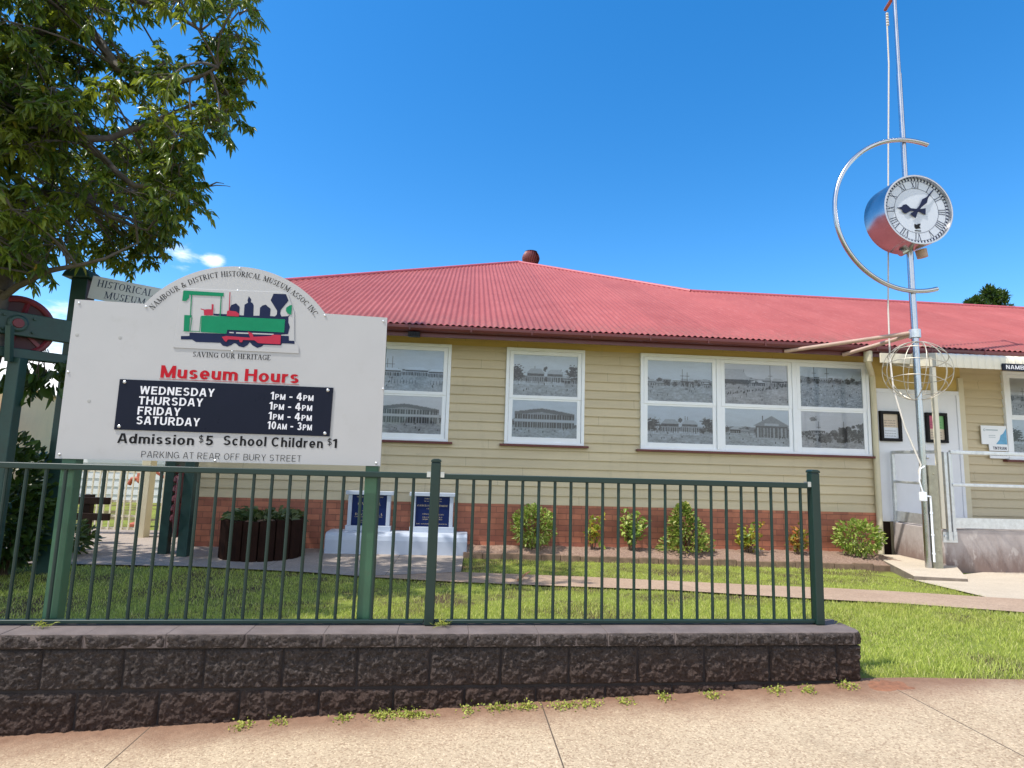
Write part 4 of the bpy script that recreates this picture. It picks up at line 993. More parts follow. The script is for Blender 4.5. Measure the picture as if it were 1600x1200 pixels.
def photo_mesh(name, x0, x1, y, z0, z1, seed, kind, parent):
    img = photo(seed, kind); H, W = img.shape
    X, Z = np.meshgrid(np.linspace(x0, x1, W), np.linspace(z0, z1, H))
    V = np.stack([X, np.full_like(X, y), Z], -1).reshape(-1, 3); ii = np.arange(H * W).reshape(H, W)
    F = np.stack([ii[:-1, :-1], ii[:-1, 1:], ii[1:, 1:], ii[1:, :-1]], -1).reshape(-1, 4)
    o = np_mesh(name, V, F, M['photo_print'], parent)
    at = o.data.color_attributes.new('print', 'FLOAT_COLOR', 'POINT')
    t = TINTS[seed % 3]; c = np.ones((H * W, 4), np.float32)
    for k in range(3): c[:, k] = (img.reshape(-1) * 1.05 + 0.03) * t[k]
    at.data.foreach_set('color', c.ravel())
    return o
def window(x0, x1, z0, z1, n, kinds, seed, frame_y=9.0):
    Y = frame_y
    w = MB()
    c = 0.05                         # outer casing
    w.box(x0, x1, Y - 0.062, Y - 0.004, z1 - c, z1); w.box(x0, x1, Y - 0.062, Y - 0.004, z0, z0 + 0.035)
    w.box(x0, x0 + c, Y - 0.0622, Y - 0.004, z0 + 0.035, z1 - c); w.box(x1 - c, x1, Y - 0.0622, Y - 0.004, z0 + 0.035, z1 - c)
    win = w.build('window', M['white_paint'], house, bevel=0.004)
    ix0, ix1 = x0 + c, x1 - c
    mull = 0.075 if n > 1 else 0
    cw = (ix1 - ix0 - mull * (n - 1)) / n
    mid = z0 + (z1 - z0) * 0.478
    for k in range(n):
        a = ix0 + k * (cw + mull); b = a + cw
        if k: MB().box(a - mull, a, Y - 0.066, Y - 0.004, z0 + 0.035, z1 - c).build('mullion', M['white_paint'], win, bevel=0.006)
        for j, (s0, s1, yo) in enumerate(((mid - 0.012, z1 - c, 0.046), (z0 + 0.035, mid + 0.02, 0.034))):
            st = 0.066
            f = MB()
            y0, y1_ = Y - yo - 0.012, Y - 0.006
            f.box(a + 0.004, a + st, y0, y1_, s0, s1 - 0.002); f.box(b - st, b - 0.004, y0, y1_, s0, s1 - 0.002)
            f.box(a + st, b - st, y0 + 0.0005, y1_, s0, s0 + (0.05 if j == 0 else 0.075)); f.box(a + st, b - st, y0 + 0.0005, y1_, s1 - 0.06, s1 - 0.002)
            f.build('sash', M['white_paint'], win, bevel=0.003)
            g0, g1 = s0 + (0.05 if j == 0 else 0.075), s1 - 0.06
            photo_mesh('photo_print', a + st - 0.004, b - st + 0.004, Y - 0.0345, g0 - 0.004, g1 + 0.004, seed + k * 2 + j, kinds[(k * 2 + j) % len(kinds)], win)
            MB().add([(a + st - 0.003, Y - 0.0385, g0 - 0.003), (b - st + 0.003, Y - 0.0385, g0 - 0.003), (b - st + 0.003, Y - 0.0385, g1 + 0.003), (a + st - 0.003, Y - 0.0385, g1 + 0.003)], [(0, 1, 2, 3)]).build('glass', M['window_glass'], win, fix=False)
    MB().box(x0 - 0.07, x1 + 0.07, Y - 0.10, Y - 0.004, z0 - 0.035, z0 - 0.001).build('sill', M['maroon'], win, bevel=0.004)
window(-1.56, -0.304, 1.565, 3.085, 1, ['sheds', 'hotel'], 3)
window(0.563, 1.815, 1.565, 3.085, 1, ['house', 'hotel'], 14)
window(2.72, 6.56, 1.545, 3.085, 3, ['street', 'house', 'march', 'barn', 'field', 'forest'], 23)
window(8.985, 10.24, 1.56, 3.05, 1, ['street', 'house'], 40, 9.045)

# roof: corrugated iron, hips at 45 degrees in plan
AL = R(25.5); TA = math.tan(AL)
EY, EZ = 8.36, 3.262
APX, APY = 1.29, 16.35
RGY = 12.62
RGX = APX + (APY - RGY)
XL, XR = -4.62, 18.0
def ytop(x):
    if x < APX: return max(EY, APY - (APX - x))
    if x < RGX: return APY - (x - APX)
    return RGY
pitch = 0.0915
xs = np.arange(XL, XR, pitch / 8)
Vv, Ff = [], []
for i, x in enumerate(xs):
    h = 0.011 * math.cos(2 * math.pi * x / pitch)
    yt_ = ytop(x)
    for y in (EY, EY + (yt_ - EY) * 0.5, yt_):
        Vv.append((x, y - h * math.sin(AL), EZ + (y - EY) * TA + h * math.cos(AL)))
for i in range(len(xs) - 1):
    for k in range(2): Ff.append((3 * i + k, 3 * (i + 1) + k, 3 * (i + 1) + k + 1, 3 * i + k + 1))
roof = np_mesh('roof', Vv, Ff, M['roof_iron'], house, smooth=True)
# hidden slopes of the same roof
mb = MB(); zt = lambda y: EZ + (y - EY) * TA - 0.02
az, rz_ = zt(APY), zt(RGY)
mb.add([(XL, ytop(XL), zt(ytop(XL))), (APX, APY, az), (APX - 6, APY + 6, az - 6 * TA), (XL, APY + 6, zt(ytop(XL)))], [(0, 1, 2, 3)])
mb.add([(APX, APY, az), (RGX, RGY, rz_), (RGX, APY + 5, rz_), (APX, APY + 7, az - 0.4)], [(0, 1, 2, 3)])
mb.add([(RGX, RGY, rz_), (XR, RGY, rz_), (XR, RGY + 4.3, EZ), (RGX, RGY + 4.3, EZ)], [(0, 1, 2, 3)])
mb.add([(XL, EY + 0.12, zt(EY + 0.12) - 0.02), (XR, EY + 0.12, zt(EY + 0.12) - 0.02), (XR, RGY, rz_ - 0.03), (RGX, RGY, rz_ - 0.03), (APX, APY, az - 0.03), (XL, ytop(XL), zt(ytop(XL)) - 0.03)], [(0, 1, 2, 3, 4, 5)])
mb.build('rear_slope', M['roof_iron'], roof, fix=False)
mb = MB()
def capline(a, b):
    mb.tube([a, b], 0.05, 10)
capline((XL, ytop(XL), zt(ytop(XL)) + 0.02), (APX, APY, az + 0.02))
capline((APX, APY, az + 0.02), (RGX, RGY, rz_ + 0.02))
capline((RGX, RGY, rz_ + 0.02), (XR, RGY, rz_ + 0.02))
mb.build('ridge_cap', M['ridge_cap'], roof, smooth=True)
# turbine ventilator on the apex
mb = MB()
vc = Vector((APX + 0.42, APY + 0.55, az - 0.12))
mb.lathe(vc, (0, 0, 1), [(0, 0.16), (0.26, 0.16)], 24)
nf = 22
for k in range(nf):
    a = 2 * math.pi * k / nf; prof = []
    P = []
    for t in np.linspace(0, 1, 9):
        z = 0.26 + 0.42 * t; r = 0.17 + 0.10 * math.sin(math.pi * min(1, t * 0.95 + 0.03)); tw = 0.35 * t
        P.append((vc + Vector((r * math.cos(a + tw), r * math.sin(a + tw), z)), vc + Vector((r * 0.86 * math.cos(a + tw + 0.24), r * 0.86 * math.sin(a + tw + 0.24), z))))
    for i in range(8): mb.add([P[i][0], P[i][1], P[i + 1][1], P[i + 1][0]], [(0, 1, 2, 3)])
mb.lathe(vc, (0, 0, 1), [(0.68, 0.19), (0.70, 0.12), (0.71, 0.0)], 24)
mb.lathe(vc, (0, 0, 1), [(0.26, 0.15), (0.66, 0.15)], 24)
mb.build('turbine_vent', paint('vent_red', (0.22, 0.055, 0.05), 0.45, 0.1, 5), roof, fix=False)
# gutter, fascia, eave lining
g = MB()
prof = [(8.47, 3.262), (8.47, 3.165), (8.40, 3.155), (8.365, 3.17), (8.352, 3.20), (8.352, 3.235), (8.365, 3.248), (8.375, 3.236)]
b0 = len(g.v)
for x in (XL, XR):
    for y, z in prof: g.v.append((x, y, z))
k = len(prof)
for i in range(k - 1): g.f.append((b0 + i, b0 + i + 1, b0 + k + i + 1, b0 + k + i)); g.mi.append(0)
g.f.append(tuple(range(k))); g.mi.append(0)
for x in np.arange(XL + 1.0, XR, 0.9): g.box(x, x + 0.022, 8.346, 8.3518, 3.165, 3.249)
g.build('gutter', M['maroon'], house, fix=False)
MB().box(XL, XR, 8.472, 8.50, 3.095, 3.245).build('fascia', M['maroon'], house)
MB().box(XL, XR, 8.474, 8.498, 3.246, 3.302).build('eave_filler', M['maroon'], house)
MB().box(XL, XR, 8.50, 8.97, 3.215, 3.235).build('eave_lining', M['soffit'], house)
MB().box(XL, XL + 0.03, 8.5, 10.7, 3.06, 3.2).build('barge_board', M['maroon'], house)
# floodlight below the fascia
mb = MB(); mb.box(-0.93, -0.76, 8.36, 8.46, 3.075, 3.14); mb.box(-0.86, -0.83, 8.44, 8.475, 3.12, 3.17)
for k in range(5): mb.box(-0.925 + k * 0.036, -0.91 + k * 0.036, 8.352, 8.36, 3.08, 3.135)
mb.build('floodlight', M['ink_black'], house)
# downpipe in the corner
dp = MB(); dp.tube([(6.19, 8.43, 3.17), (6.19, 8.43, 3.00)], 0.062, 14)
dp.tube([(6.19, 8.43, 3.02), (6.21, 8.46, 2.97), (6.58, 8.90, 2.90), (6.612, 8.93, 2.84), (6.615, 8.93, 2.5), (6.615, 8.93, -0.08)], 0.045, 14)
dp.build('downpipe', M['cream'], house, smooth=True)
# double door with notice cases
MB().box(6.70, 8.17, 8.99, 9.05, 2.60, 2.67).build('door_head', M['door_white'], house)
for x0, x1 in ((6.72, 7.425), (7.432, 8.12)):
    d = MB().box(x0, x1, 8.998, 9.04, 0.51, 2.60).build('door', M['door_white'], house, bevel=0.004)
    if x0 > 7: MB().lathe((7.49, 8.997, 1.55), (0, -1, 0), [(0, 0.025), (0.01, 0.025), (0.012, 0.012), (0.05, 0.012), (0.055, 0.028), (0.08, 0.026), (0.085, 0)], 14).build('handle', M['stainless'], d, smooth=True)
MB().box(8.12, 8.17, 8.985, 9.05, 0.51, 2.60).build('door_jamb', M['door_white'], house)
def notice_case(x0, x1, z0, z1, cols, name):
    f = MB(); Y = 8.995; t = 0.05
    f.box(x0, x1, Y - 0.05, Y, z0, z0 + t); f.box(x0, x1, Y - 0.05, Y, z1 - t, z1); f.box(x0, x0 + t, Y - 0.0502, Y, z0 + t, z1 - t); f.box(x1 - t, x1, Y - 0.0502, Y, z0 + t, z1 - t)
    c = f.build('notice_case', M['ink_black'], house, bevel=0.005)
    for (a, b, p, q, mt) in cols:
        xa, xb = x0 + t + a * (x1 - x0 - 2 * t), x0 + t + b * (x1 - x0 - 2 * t); za, zb = z0 + t + p * (z1 - z0 - 2 * t), z0 + t + q * (z1 - z0 - 2 * t)
        MB().box(xa, xb, Y - 0.02, Y - 0.001, za, zb).build('poster', M[mt], c)
    mb = MB()
    for k in range(7):
        z = z0 + t + 0.03 + k * 0.042
        if k == 3: continue
        vs, fs = text_mesh('Nll urm soe hus nae' if k % 2 else 'soe hnum lsa', 0.026)
        wv = max(v[0] for v in vs); kx = (x1 - x0 - 2 * t) * 0.72 / wv
        add_flat(mb, [(x0 + t + 0.03 + v[0] * kx, z + v[1]) for v in vs], fs, Y - 0.0212)
    mb.build('notice_text', M['ink_navy'], c, fix=False)
notice_case(6.735, 7.10, 1.80, 2.295, [(0, 1, 0, 0.45, 'blade_white'), (0, 1, 0.4505, 1, 'poster_cream')], 'l')
notice_case(7.535, 7.905, 1.80, 2.295, [(0, 1, 0, 0.45, 'poster_cream'), (0, 0.48, 0.4505, 1, 'poster_pink'), (0.4801, 1, 0.4505, 1, 'poster_green')], 'r')
# signs on the right-hand wall
ws = tag(empty('wall_sign', (8.735, 9.0, 1.96)), 'white notice board with a blue corner on the wall right of the doors', 'sign')
MB().box(-0.215, 0.235, -0.015, 0.0, -0.155, 0.155).build('board', M['white_paint'], ws)
mb = MB(); flat_poly(mb, [(0.03, -0.15), (0.23, -0.15), (0.23, 0.12), (0.17, 0.03), (0.12, 0.0), (0.10, -0.07)], -0.0165); mb.build('blue_corner', M['poster_blue'], ws, fix=False)
mb = MB()
mb.box(-0.13, 0.08, -0.0168, -0.0158, 0.075, 0.092)
mb.lathe((-0.16, -0.0155, 0.083), (0, -1, 0), [(0, 0.02), (0.001, 0.02), (0.001, 0.012), (0, 0.012)], 14)
for k in range(2): mb.box(-0.09, 0.03, -0.0168, -0.0158, -0.01 - k * 0.03, -0.002 - k * 0.03)
mb.build('notice_text', paint('ink_grey', (0.35, 0.42, 0.47), 0.5, 0.1, 9, bump=0), ws, fix=False)
w2 = tag(empty('wall_sign', (8.80, 9.0, 1.70)), 'small white plate with a bold dark line of lettering below the larger notice board', 'sign')
MB().box(-0.155, 0.18, -0.012, 0.0, 0.0, 0.105).build('board', M['white_paint'], w2)
mb = MB(); sans_line(mb, [('TNTRAN', 0.05)], -0.09, 0.15, 0.02, -0.0128, 0.2); mb.build('lettering', M['ink_navy'], w2, fix=False)
w3 = tag(empty('wall_sign', (8.80, 9.0, 1.575)), 'lowest narrow white plate on the wall behind the handrail', 'sign')
MB().box(-0.15, 0.18, -0.012, 0.0, 0.0, 0.085).build('board', M['white_paint'], w3)
mb = MB()
for k in range(8): mb.box(-0.13 + k * 0.036, -0.13 + k * 0.036 + 0.024, -0.0135, -0.0115, 0.045, 0.065)
mb.build('lettering', M['ink_blue'], w3, fix=False)

# awning over the doors
awn = tag(empty('entrance_awning', (6.88, 8.4, 3.0)), 'cream corrugated awning over the white doors with one slim post', 'awning')
awn.location = (0, 0, 0)
mb = MB(); pw = 0.115; nX = int((14.5 - 6.88) / pw * 10)
rows = []
for i in range(nX + 1):
    x = 6.88 + i * pw / 10; ph = (i % 10) / 10
    h = 0.012 * math.exp(-((ph - 0.5) / 0.11) ** 2)
    pts = [(9.0, 3.20), (8.3, 3.125), (7.98, 3.085), (7.92, 3.068), (7.895, 3.03), (7.89, 2.97), (7.89, 2.865)]
    for j, (y, z) in enumerate(pts):
        d = Vector((0, -1, 0)) if j >= 4 else Vector((0, -0.1, 1)) if j < 2 else Vector((0, -0.7, 0.7))
        rows.append((x, y + d.y * h, z + d.z * h))
k = 7
mb.v = rows
for i in range(nX):
    for j in range(k - 1): mb.f.append((i * k + j, i * k + j + 1, (i + 1) * k + j + 1, (i + 1) * k + j)); mb.mi.append(0)
mb.build('roof_sheet', M['cream_metal'], awn, smooth=True, fix=False)
MB().add([(6.85, 9.0, 3.05), (6.875, 9.0, 3.05), (6.875, 7.89, 2.87), (6.85, 7.89, 2.87), (6.85, 9.0, 3.235), (6.875, 9.0, 3.235), (6.875, 7.89, 3.075), (6.85, 7.89, 3.075)], [(0, 1, 2, 3), (4, 7, 6, 5), (0, 4, 5, 1), (1, 5, 6, 2), (2, 6, 7, 3), (3, 7, 4, 0)]).build('side_board', M['cream_metal'], awn)
MB().box(6.24, 7.17, 8.215, 8.245, 2.955, 3.105).build('front_plank', M['cream_metal'], awn, bevel=0.004)
MB().box(6.88, 14.4, 7.93, 7.97, 2.90, 2.985).build('beam', M['cream'], awn)
MB().box(6.79, 6.85, 7.90, 7.96, 0.525, 2.86).build('post', M['cream_metal'], awn, bevel=0.006)
nb = tag(empty('name_board', (7.87, 7.86, 2.86)), 'black name board with white capitals on the awning edge', 'sign')
MB().box(-0.005, 2.0, -0.012, 0.012, -0.012, 0.092).build('board', M['black_panel'], nb)
mb = MB(); sans_line(mb, [('NAMBOUR MUSEUM', 0.06)], 0.04, 1.02, 0.010, -0.0132, 0.17, 0.16); mb.build('lettering', M['ink_white'], nb, fix=False)

# ------------------------------------------------------------------ landing and handrail
land = tag(empty('entrance_landing', (7.5, 8.4, -0.08)), 'stained concrete landing in front of the white doors', 'landing'); land.location = (0, 0, 0)
mb = MB(); x0, x1, y0, y1_ = 6.86, 15.0, 7.97, 8.96
mb.box(x0, x1, y0, y1_, -0.25, 0.505)
mb.build('base', M['landing_concrete'], land, bevel=0.01)
rail = tag(empty('handrail', (6.92, 7.96, 0.5)), 'galvanised steel handrail with a kick plate around the concrete landing', 'handrail'); rail.location = (0, 0, 0)
RX, RY_ = 6.90, 7.95
def post(x, y): return MB().box(x - 0.024, x + 0.024, y - 0.024, y + 0.024, 0.36 if y < 8 else 0.5, 1.62).build('post', M['galvanised'], rail, bevel=0.005)
post(RX + 0.03, RY_); post(RX - 0.01, 8.93); post(RX + 0.12, RY_ + 0.02)
for x in (9.2, 11.4): post(x, RY_)
mb = MB()
for z, w in ((1.62, 0.05), (1.15, 0.04)):
    mb.box(RX - 0.03, RX + 0.02, RY_ + 0.03, 8.95, z - w / 2, z + w / 2)
mb.build('side_rail', M['galvanised'], rail, bevel=0.01)
mb = MB()
for z, w in ((1.62, 0.055), (1.15, 0.045)):
    mb.box(RX + 0.12, 14.0, RY_ - 0.02, RY_ + 0.025, z - w / 2, z + w / 2)
mb.build('front_rail', M['galvanised'], rail, bevel=0.01)
mb = MB(); mb.box(RX - 0.02, RX - 0.012, RY_ + 0.05, 8.9, 0.53, 0.69); mb.box(RX + 0.14, 14.0, RY_ + 0.004, RY_ + 0.012, 0.535, 0.68); mb.build('kick_plate', M['galvanised'], rail)
mb = MB(); mb.box(RX - 0.06, RX + 0.16, 7.955, 7.968, 0.33, 0.48)
for dx in (-0.03, 0.13):
    mb.lathe((RX + dx, 7.954, 0.42), (0, -1, 0), [(0, 0.018), (0.012, 0.018), (0.013, 0)], 6)
mb.build('base_plate', M['galvanised'], rail)

# ------------------------------------------------------------------ clock on its pole
clk = tag(empty('clock_pole', (6.42, 7.75, -0.05)), 'round roman numeral clock on a tall stainless pole with a steel arc and wire globe', 'clock')
clk.location = (0, 0, 0)
PX, PY = 6.425, 7.75
MB().tube([(PX, PY, 0.0), (PX, PY, 3.4), (PX, PY, 5.7)], 0.044, 18).build('pole', M['stainless'], clk, smooth=True)
MB().tube([(PX, PY, 5.6), (PX, PY, 7.4)], 0.037, 16).build('pole', M['stainless'], clk, smooth=True)
MB().tube([(PX, PY, 7.35), (PX, PY, 8.95)], 0.029, 16).build('pole', M['stainless'], clk, smooth=True)
arcp = []
for a in np.linspace(73, 287, 60):
    arcp.append((PX + 1.175 * math.cos(R(a)), PY - 0.055, 5.11 + 1.175 * math.sin(R(a))))
MB().tube(arcp, 0.033, 12).build('arc', M['stainless'], clk, smooth=True)
CX, CZ, CR = 6.375, 5.085, 0.527
cy0, cy1 = 7.47, 7.92
dr = MB().lathe((CX, cy1, CZ), (0, -1, 0), [(0, 0), (0, CR * 0.97), (0.02, CR), (cy1 - cy0 - 0.002, CR), (cy1 - cy0, CR * 0.985), (cy1 - cy0, CR * 0.955), (cy1 - cy0 - 0.05, CR * 0.93)], 64).build('clock_drum', M['stainless'], clk, smooth=True)
MB().lathe((CX, cy0 + 0.05, CZ), (0, -1, 0), [(-0.01, CR * 0.94), (0.0, CR * 0.94), (0.0, 0.0)], 64).build('dial', M['clock_face'], dr, fix=True)
mb = MB(); yd = cy0 + 0.05 - 0.002
def ring(r0, r1, n=72):
    b = len(mb.v)
    for k in range(n):
        a = 2 * math.pi * k / n
        mb.v.append((CX + r0 * math.sin(a), yd, CZ + r0 * math.cos(a))); mb.v.append((CX + r1 * math.sin(a), yd, CZ + r1 * math.cos(a)))
    for k in range(n):
        j = (k + 1) % n; mb.f.append((b + 2 * k, b + 2 * k + 1, b + 2 * j + 1, b + 2 * j)); mb.mi.append(0)
for r in (0.335, 0.452, 0.490): ring(r, r + 0.005)
for k in range(60):
    a = 2 * math.pi * k / 60; w = 0.010
    ca, sa = math.cos(a), math.sin(a)
    mb.add([(CX + r * sa + s_ * w * ca, yd - 0.0006, CZ + r * ca - s_ * w * sa) for r, s_ in ((0.459, -1), (0.459, 1), (0.488, 1), (0.488, -1))], [(0, 1, 2, 3)])
for h, t in enumerate(('XII', 'I', 'II', 'III', 'IIII', 'V', 'VI', 'VII', 'VIII', 'IX', 'X', 'XI')):
    W = sum(GL[c][0] for c in t) * 0.085 / 0.345
    half = math.degrees(W * 0.085 * 3.4 / 0.345) / 2 * 1.1
    serif_arc(mb, t, CX, CZ, 0.345, h * 30 - half, h * 30 + half, 0.098, yd - 0.0006)
mb.build('numerals', M['ink_navy'], dr, fix=False)
def hand(ang, pts, y):
    ca, sa = math.cos(R(ang)), math.sin(R(ang)); m_ = MB()
    P = [(CX + u * ca + v * sa, CZ - u * sa + v * ca) for u, v in pts]
    tris = tessellate_polygon([[Vector((p[0], p[1], 0)) for p in P]])
    n = len(P)
    m_.add([(p[0], y, p[1]) for p in P] + [(p[0], y + 0.005, p[1]) for p in P], [tuple(t) for t in tris] + [tuple(i + n for i in t) for t in tris] + [(i, (i + 1) % n, n + (i + 1) % n, n + i) for i in range(n)])
    return m_
hand(39, [(-0.022, -0.03), (-0.05, -0.12), (0.05, -0.12), (0.022, -0.03), (0.018, 0.08), (0.042, 0.19), (0.012, 0.26), (0.006, 0.43), (-0.006, 0.43), (-0.012, 0.26), (-0.042, 0.19), (-0.018, 0.08)], yd - 0.022).build('minute_hand', M['ink_navy'], dr)
hand(274, [(-0.02, -0.03), (-0.05, -0.13), (0.05, -0.13), (0.02, -0.03), (0.02, 0.10), (0.045, 0.13), (0.072, 0.17), (0.055, 0.215), (0.02, 0.235), (0.0, 0.31), (-0.02, 0.235), (-0.055, 0.215), (-0.072, 0.17), (-0.045, 0.13), (-0.02, 0.10)], yd - 0.014).build('hour_hand', M['ink_navy'], dr)
mb = MB(); flat_poly(mb, [(CX - 0.05, CZ - 0.24), (CX - 0.045, CZ - 0.20), (CX - 0.01, CZ - 0.215), (CX + 0.01, CZ - 0.20), (CX + 0.055, CZ - 0.195), (CX + 0.03, CZ - 0.235), (CX + 0.05, CZ - 0.265), (CX - 0.03, CZ - 0.28), (CX - 0.045, CZ - 0.26)], yd - 0.001); mb.box(CX - 0.045, CX + 0.05, yd - 0.0012, yd - 0.0004, CZ - 0.312, CZ - 0.298); mb.build('dial_emblem', M['ink_black'], dr, fix=False)
MB().lathe((CX + 0.20, 7.72, CZ - CR + 0.02), (0.2, 0, -1), [(0, 0), (0, 0.075), (0.12, 0.07), (0.125, 0)], 18).build('lamp_fitting', M['arm_tan'], dr, smooth=True)
MB().tube([(CX - 0.1, PY, CZ - CR - 0.04), (PX, PY, CZ - CR + 0.05)], 0.05, 12).build('collar', M['stainless'], dr)
# wire globe
mb = MB(); GC = Vector((PX - 0.0, PY, 2.765)); GR = 0.425
def hoop(axis, off=0.0):
    ax = Vector(axis).normalized(); u = ax.orthogonal().normalized(); w = ax.cross(u); r = math.sqrt(GR ** 2 - off ** 2)
    P = [GC + ax * off + r * (math.cos(a) * u + math.sin(a) * w) for a in np.linspace(0, 2 * math.pi, 41)]
    mb.tube(P, 0.0055, 6, cap=False)
for k in range(5):
    a = math.pi * k / 5 + 0.2; hoop((math.cos(a), math.sin(a), 0.12))
tilt = (0.25, 0.18, 0.95)
for off in (-0.22, 0.0, 0.22): hoop(tilt, off)
for q in ((-0.30, 0.12), (0.1, -0.05), (0.32, 0.02)): pass
mb.build('wire_globe', M['wire'], clk, smooth=True, fix=False)
# braces back to the fascia, halyard, electrical box, channel post
mb = MB(); mb.tube([(PX, PY, 3.33), (4.85, 8.47, 3.115)], 0.030, 12); mb.tube([(PX, PY, 3.31), (5.80, 8.47, 3.10)], 0.030, 12)
mb.build('brace', M['arm_tan'], clk, smooth=True)
MB().lathe((PX, PY, 3.25), (0, 0, 1), [(0, 0.06), (0, 0.075), (0.12, 0.075), (0.12, 0.06)], 16).build('brace_collar', M['galvanised'], clk)
mb = MB()
mb.tube([(PX, PY + 0.02, 8.74), (6.505, PY + 0.30, 8.76)], 0.028, 8)
mb.build('top_bracket', M['rust_orange'], clk)
rp = [(6.50, PY + 0.27, 8.68), (6.495, PY + 0.28, 7.79), (6.394, PY + 0.28, 6.15), (6.305, PY + 0.28, 4.58), (6.249, PY + 0.27, 3.77), (6.18, PY + 0.2, 2.99), (6.13, PY + 0.1, 2.5), (6.19, PY, 1.95), (6.35, PY - 0.06, 1.42), (6.31, PY - 0.06, 1.33), (6.33, PY - 0.06, 1.22)]
MB().tube(rp, 0.011, 8).build('halyard', M['rope'], clk, smooth=True)
mb = MB()
for z in np.linspace(8.45, 8.64, 5): mb.lathe((6.50, PY + 0.27, z), (0.3, 0, 1), [(0, 0.01), (0.012, 0.024), (0.03, 0.02), (0.035, 0.006)], 8)
mb.build('halyard_knot', M['rope'], clk, smooth=True)
mb = MB()   # steel channel bolted beside the pole
mb.box(6.47, 6.59, PY - 0.06, PY - 0.048, 0.0, 1.42); mb.box(6.47, 6.482, PY - 0.048, PY + 0.05, 0.0, 1.4195); mb.box(6.578, 6.59, PY - 0.048, PY + 0.05, 0.0, 1.4195)
for z in (0.25, 0.55, 1.3): mb.lathe((6.53, PY - 0.06, z), (0, -1, 0), [(0, 0.013), (0.008, 0.013), (0.009, 0)], 8)
mb.build('channel_post', M['old_post'], clk, bevel=0.003)
jb = MB(); jb.box(6.30, 6.385, PY - 0.10, PY - 0.045, 0.92, 1.045); o = jb.build('junction_box', M['white_paint'], clk, bevel=0.01)
mb = MB(); mb.tube([(6.385, PY - 0.07, 0.99), (6.45, PY - 0.07, 0.985), (6.452, PY - 0.07, 0.90), (6.452, PY - 0.07, 0.10)], 0.014, 8)
mb.tube([(6.34, PY - 0.075, 1.045), (6.30, PY - 0.075, 1.2), (6.32, PY - 0.075, 1.36), (6.40, PY - 0.06, 1.40)], 0.010, 8)
for z in (0.2, 0.45, 0.75): mb.lathe((6.452, PY - 0.07, z), (0, 0, 1), [(0, 0.02), (0.025, 0.02)], 10)
mb.build('conduit', M['white_paint'], clk, smooth=True)

# ------------------------------------------------------------------ foliage helpers
def leaves(name, P, D, Ls, Ws, mat, parent, droop=0.0):
    n = len(P); P = np.asarray(P); D = np.asarray(D)
    D = D / (np.linalg.norm(D, axis=1, keepdims=True) + 1e-9)
    r = rng.normal(size=(n, 3)); S = np.cross(D, r); S /= (np.linalg.norm(S, axis=1, keepdims=True) + 1e-9); N = np.cross(D, S)
    L = np.asarray(Ls)[:, None]; W = np.asarray(Ws)[:, None]
    tip = P + D * L; tip[:, 2] -= droop * L[:, 0]
    mid = P + D * L * 0.45; mid[:, 2] += droop * 0.12 * L[:, 0]
    fold = N * W * 0.35
    q = P + D * L * 0.78; q[:, 2] -= droop * 0.45 * L[:, 0]
    V = np.stack([P, mid + S * W * 0.5 + fold, q + S * W * 0.3 + fold * 0.6, tip, q - S * W * 0.3 + fold * 0.6, mid - S * W * 0.5 + fold, mid, q], 1).reshape(-1, 3)
    b = (np.arange(n) * 8)[:, None]
    T = np.concatenate([b + [0, 6, 1], b + [1, 6, 2], b + [6, 7, 2], b + [7, 3, 2], b + [0, 5, 6], b + [5, 4, 6], b + [6, 4, 7], b + [7, 4, 3]], 0)
    return np_mesh(name, V, T, mat, parent)

R3 = np.array([right, up, fwd])
def at(px, py, Y):
    x, y = (px - 800) / 900, -(py - 600) / 900
    d = x * R3[0] + y * R3[1] + R3[2]
    return d * (Y / d[1]) + np.array([0, 0, 1.35])

# ------------------------------------------------------------------ the big tree at the left
tree = tag(empty('large_tree', (-5.5, 6.2, 0)), 'tall leafy evergreen tree with drooping leaves behind the left end of the sign', 'tree')
tree.location = (0, 0, 0)
poly = np.array([(-420, -420), (330, -420), (392, -60), (384, 40), (372, 88), (388, 112), (384, 150), (368, 188), (330, 200), (292, 212), (272, 225), (290, 250), (310, 275), (308, 300), (282, 330), (268, 358), (250, 385), (232, 402), (188, 400), (150, 396), (105, 400), (60, 408), (20, 420), (-60, 450), (-420, 480)], float)
def inside(p):
    x, y = p; c = False; n = len(poly); j = n - 1
    for i in range(n):
        xi, yi = poly[i]; xj, yj = poly[j]
        if (yi > y) != (yj > y) and x < (xj - xi) * (y - yi) / (yj - yi) + xi: c = not c
        j = i
    return c
HOLES = [(215, 30, 34), (160, 55, 18), (15, 100, 22), (345, 20, 20), (105, 340, 14), (5, 270, 14), (250, 150, 14), (90, 365, 16), (165, 165, 12), (230, 245, 12), (110, 250, 10), (285, 85, 14), (320, 150, 13), (55, 130, 13), (200, 200, 14), (180, 310, 14), (60, 290, 13), (300, 10, 16), (260, 60, 12)]
clusters = []
tries = 0
while len(clusters) < 400 and tries < 20000:
    tries += 1
    p = (random.uniform(-420, 392), random.uniform(-420, 445))
    if not inside(p): continue
    if p[0] > 0 and p[1] > 0 and any(math.hypot(p[0] - hx, p[1] - hy) < hr * 1.35 for hx, hy, hr in HOLES): continue
    Y = random.uniform(4.9, 8.2)
    if 120 < p[0] < 270 and p[1] > 330: Y = random.uniform(7.0, 8.3)
    if p[0] < -60 or p[1] < -80: 
        if random.random() < 0.45: continue
    clusters.append(at(p[0], p[1], Y))
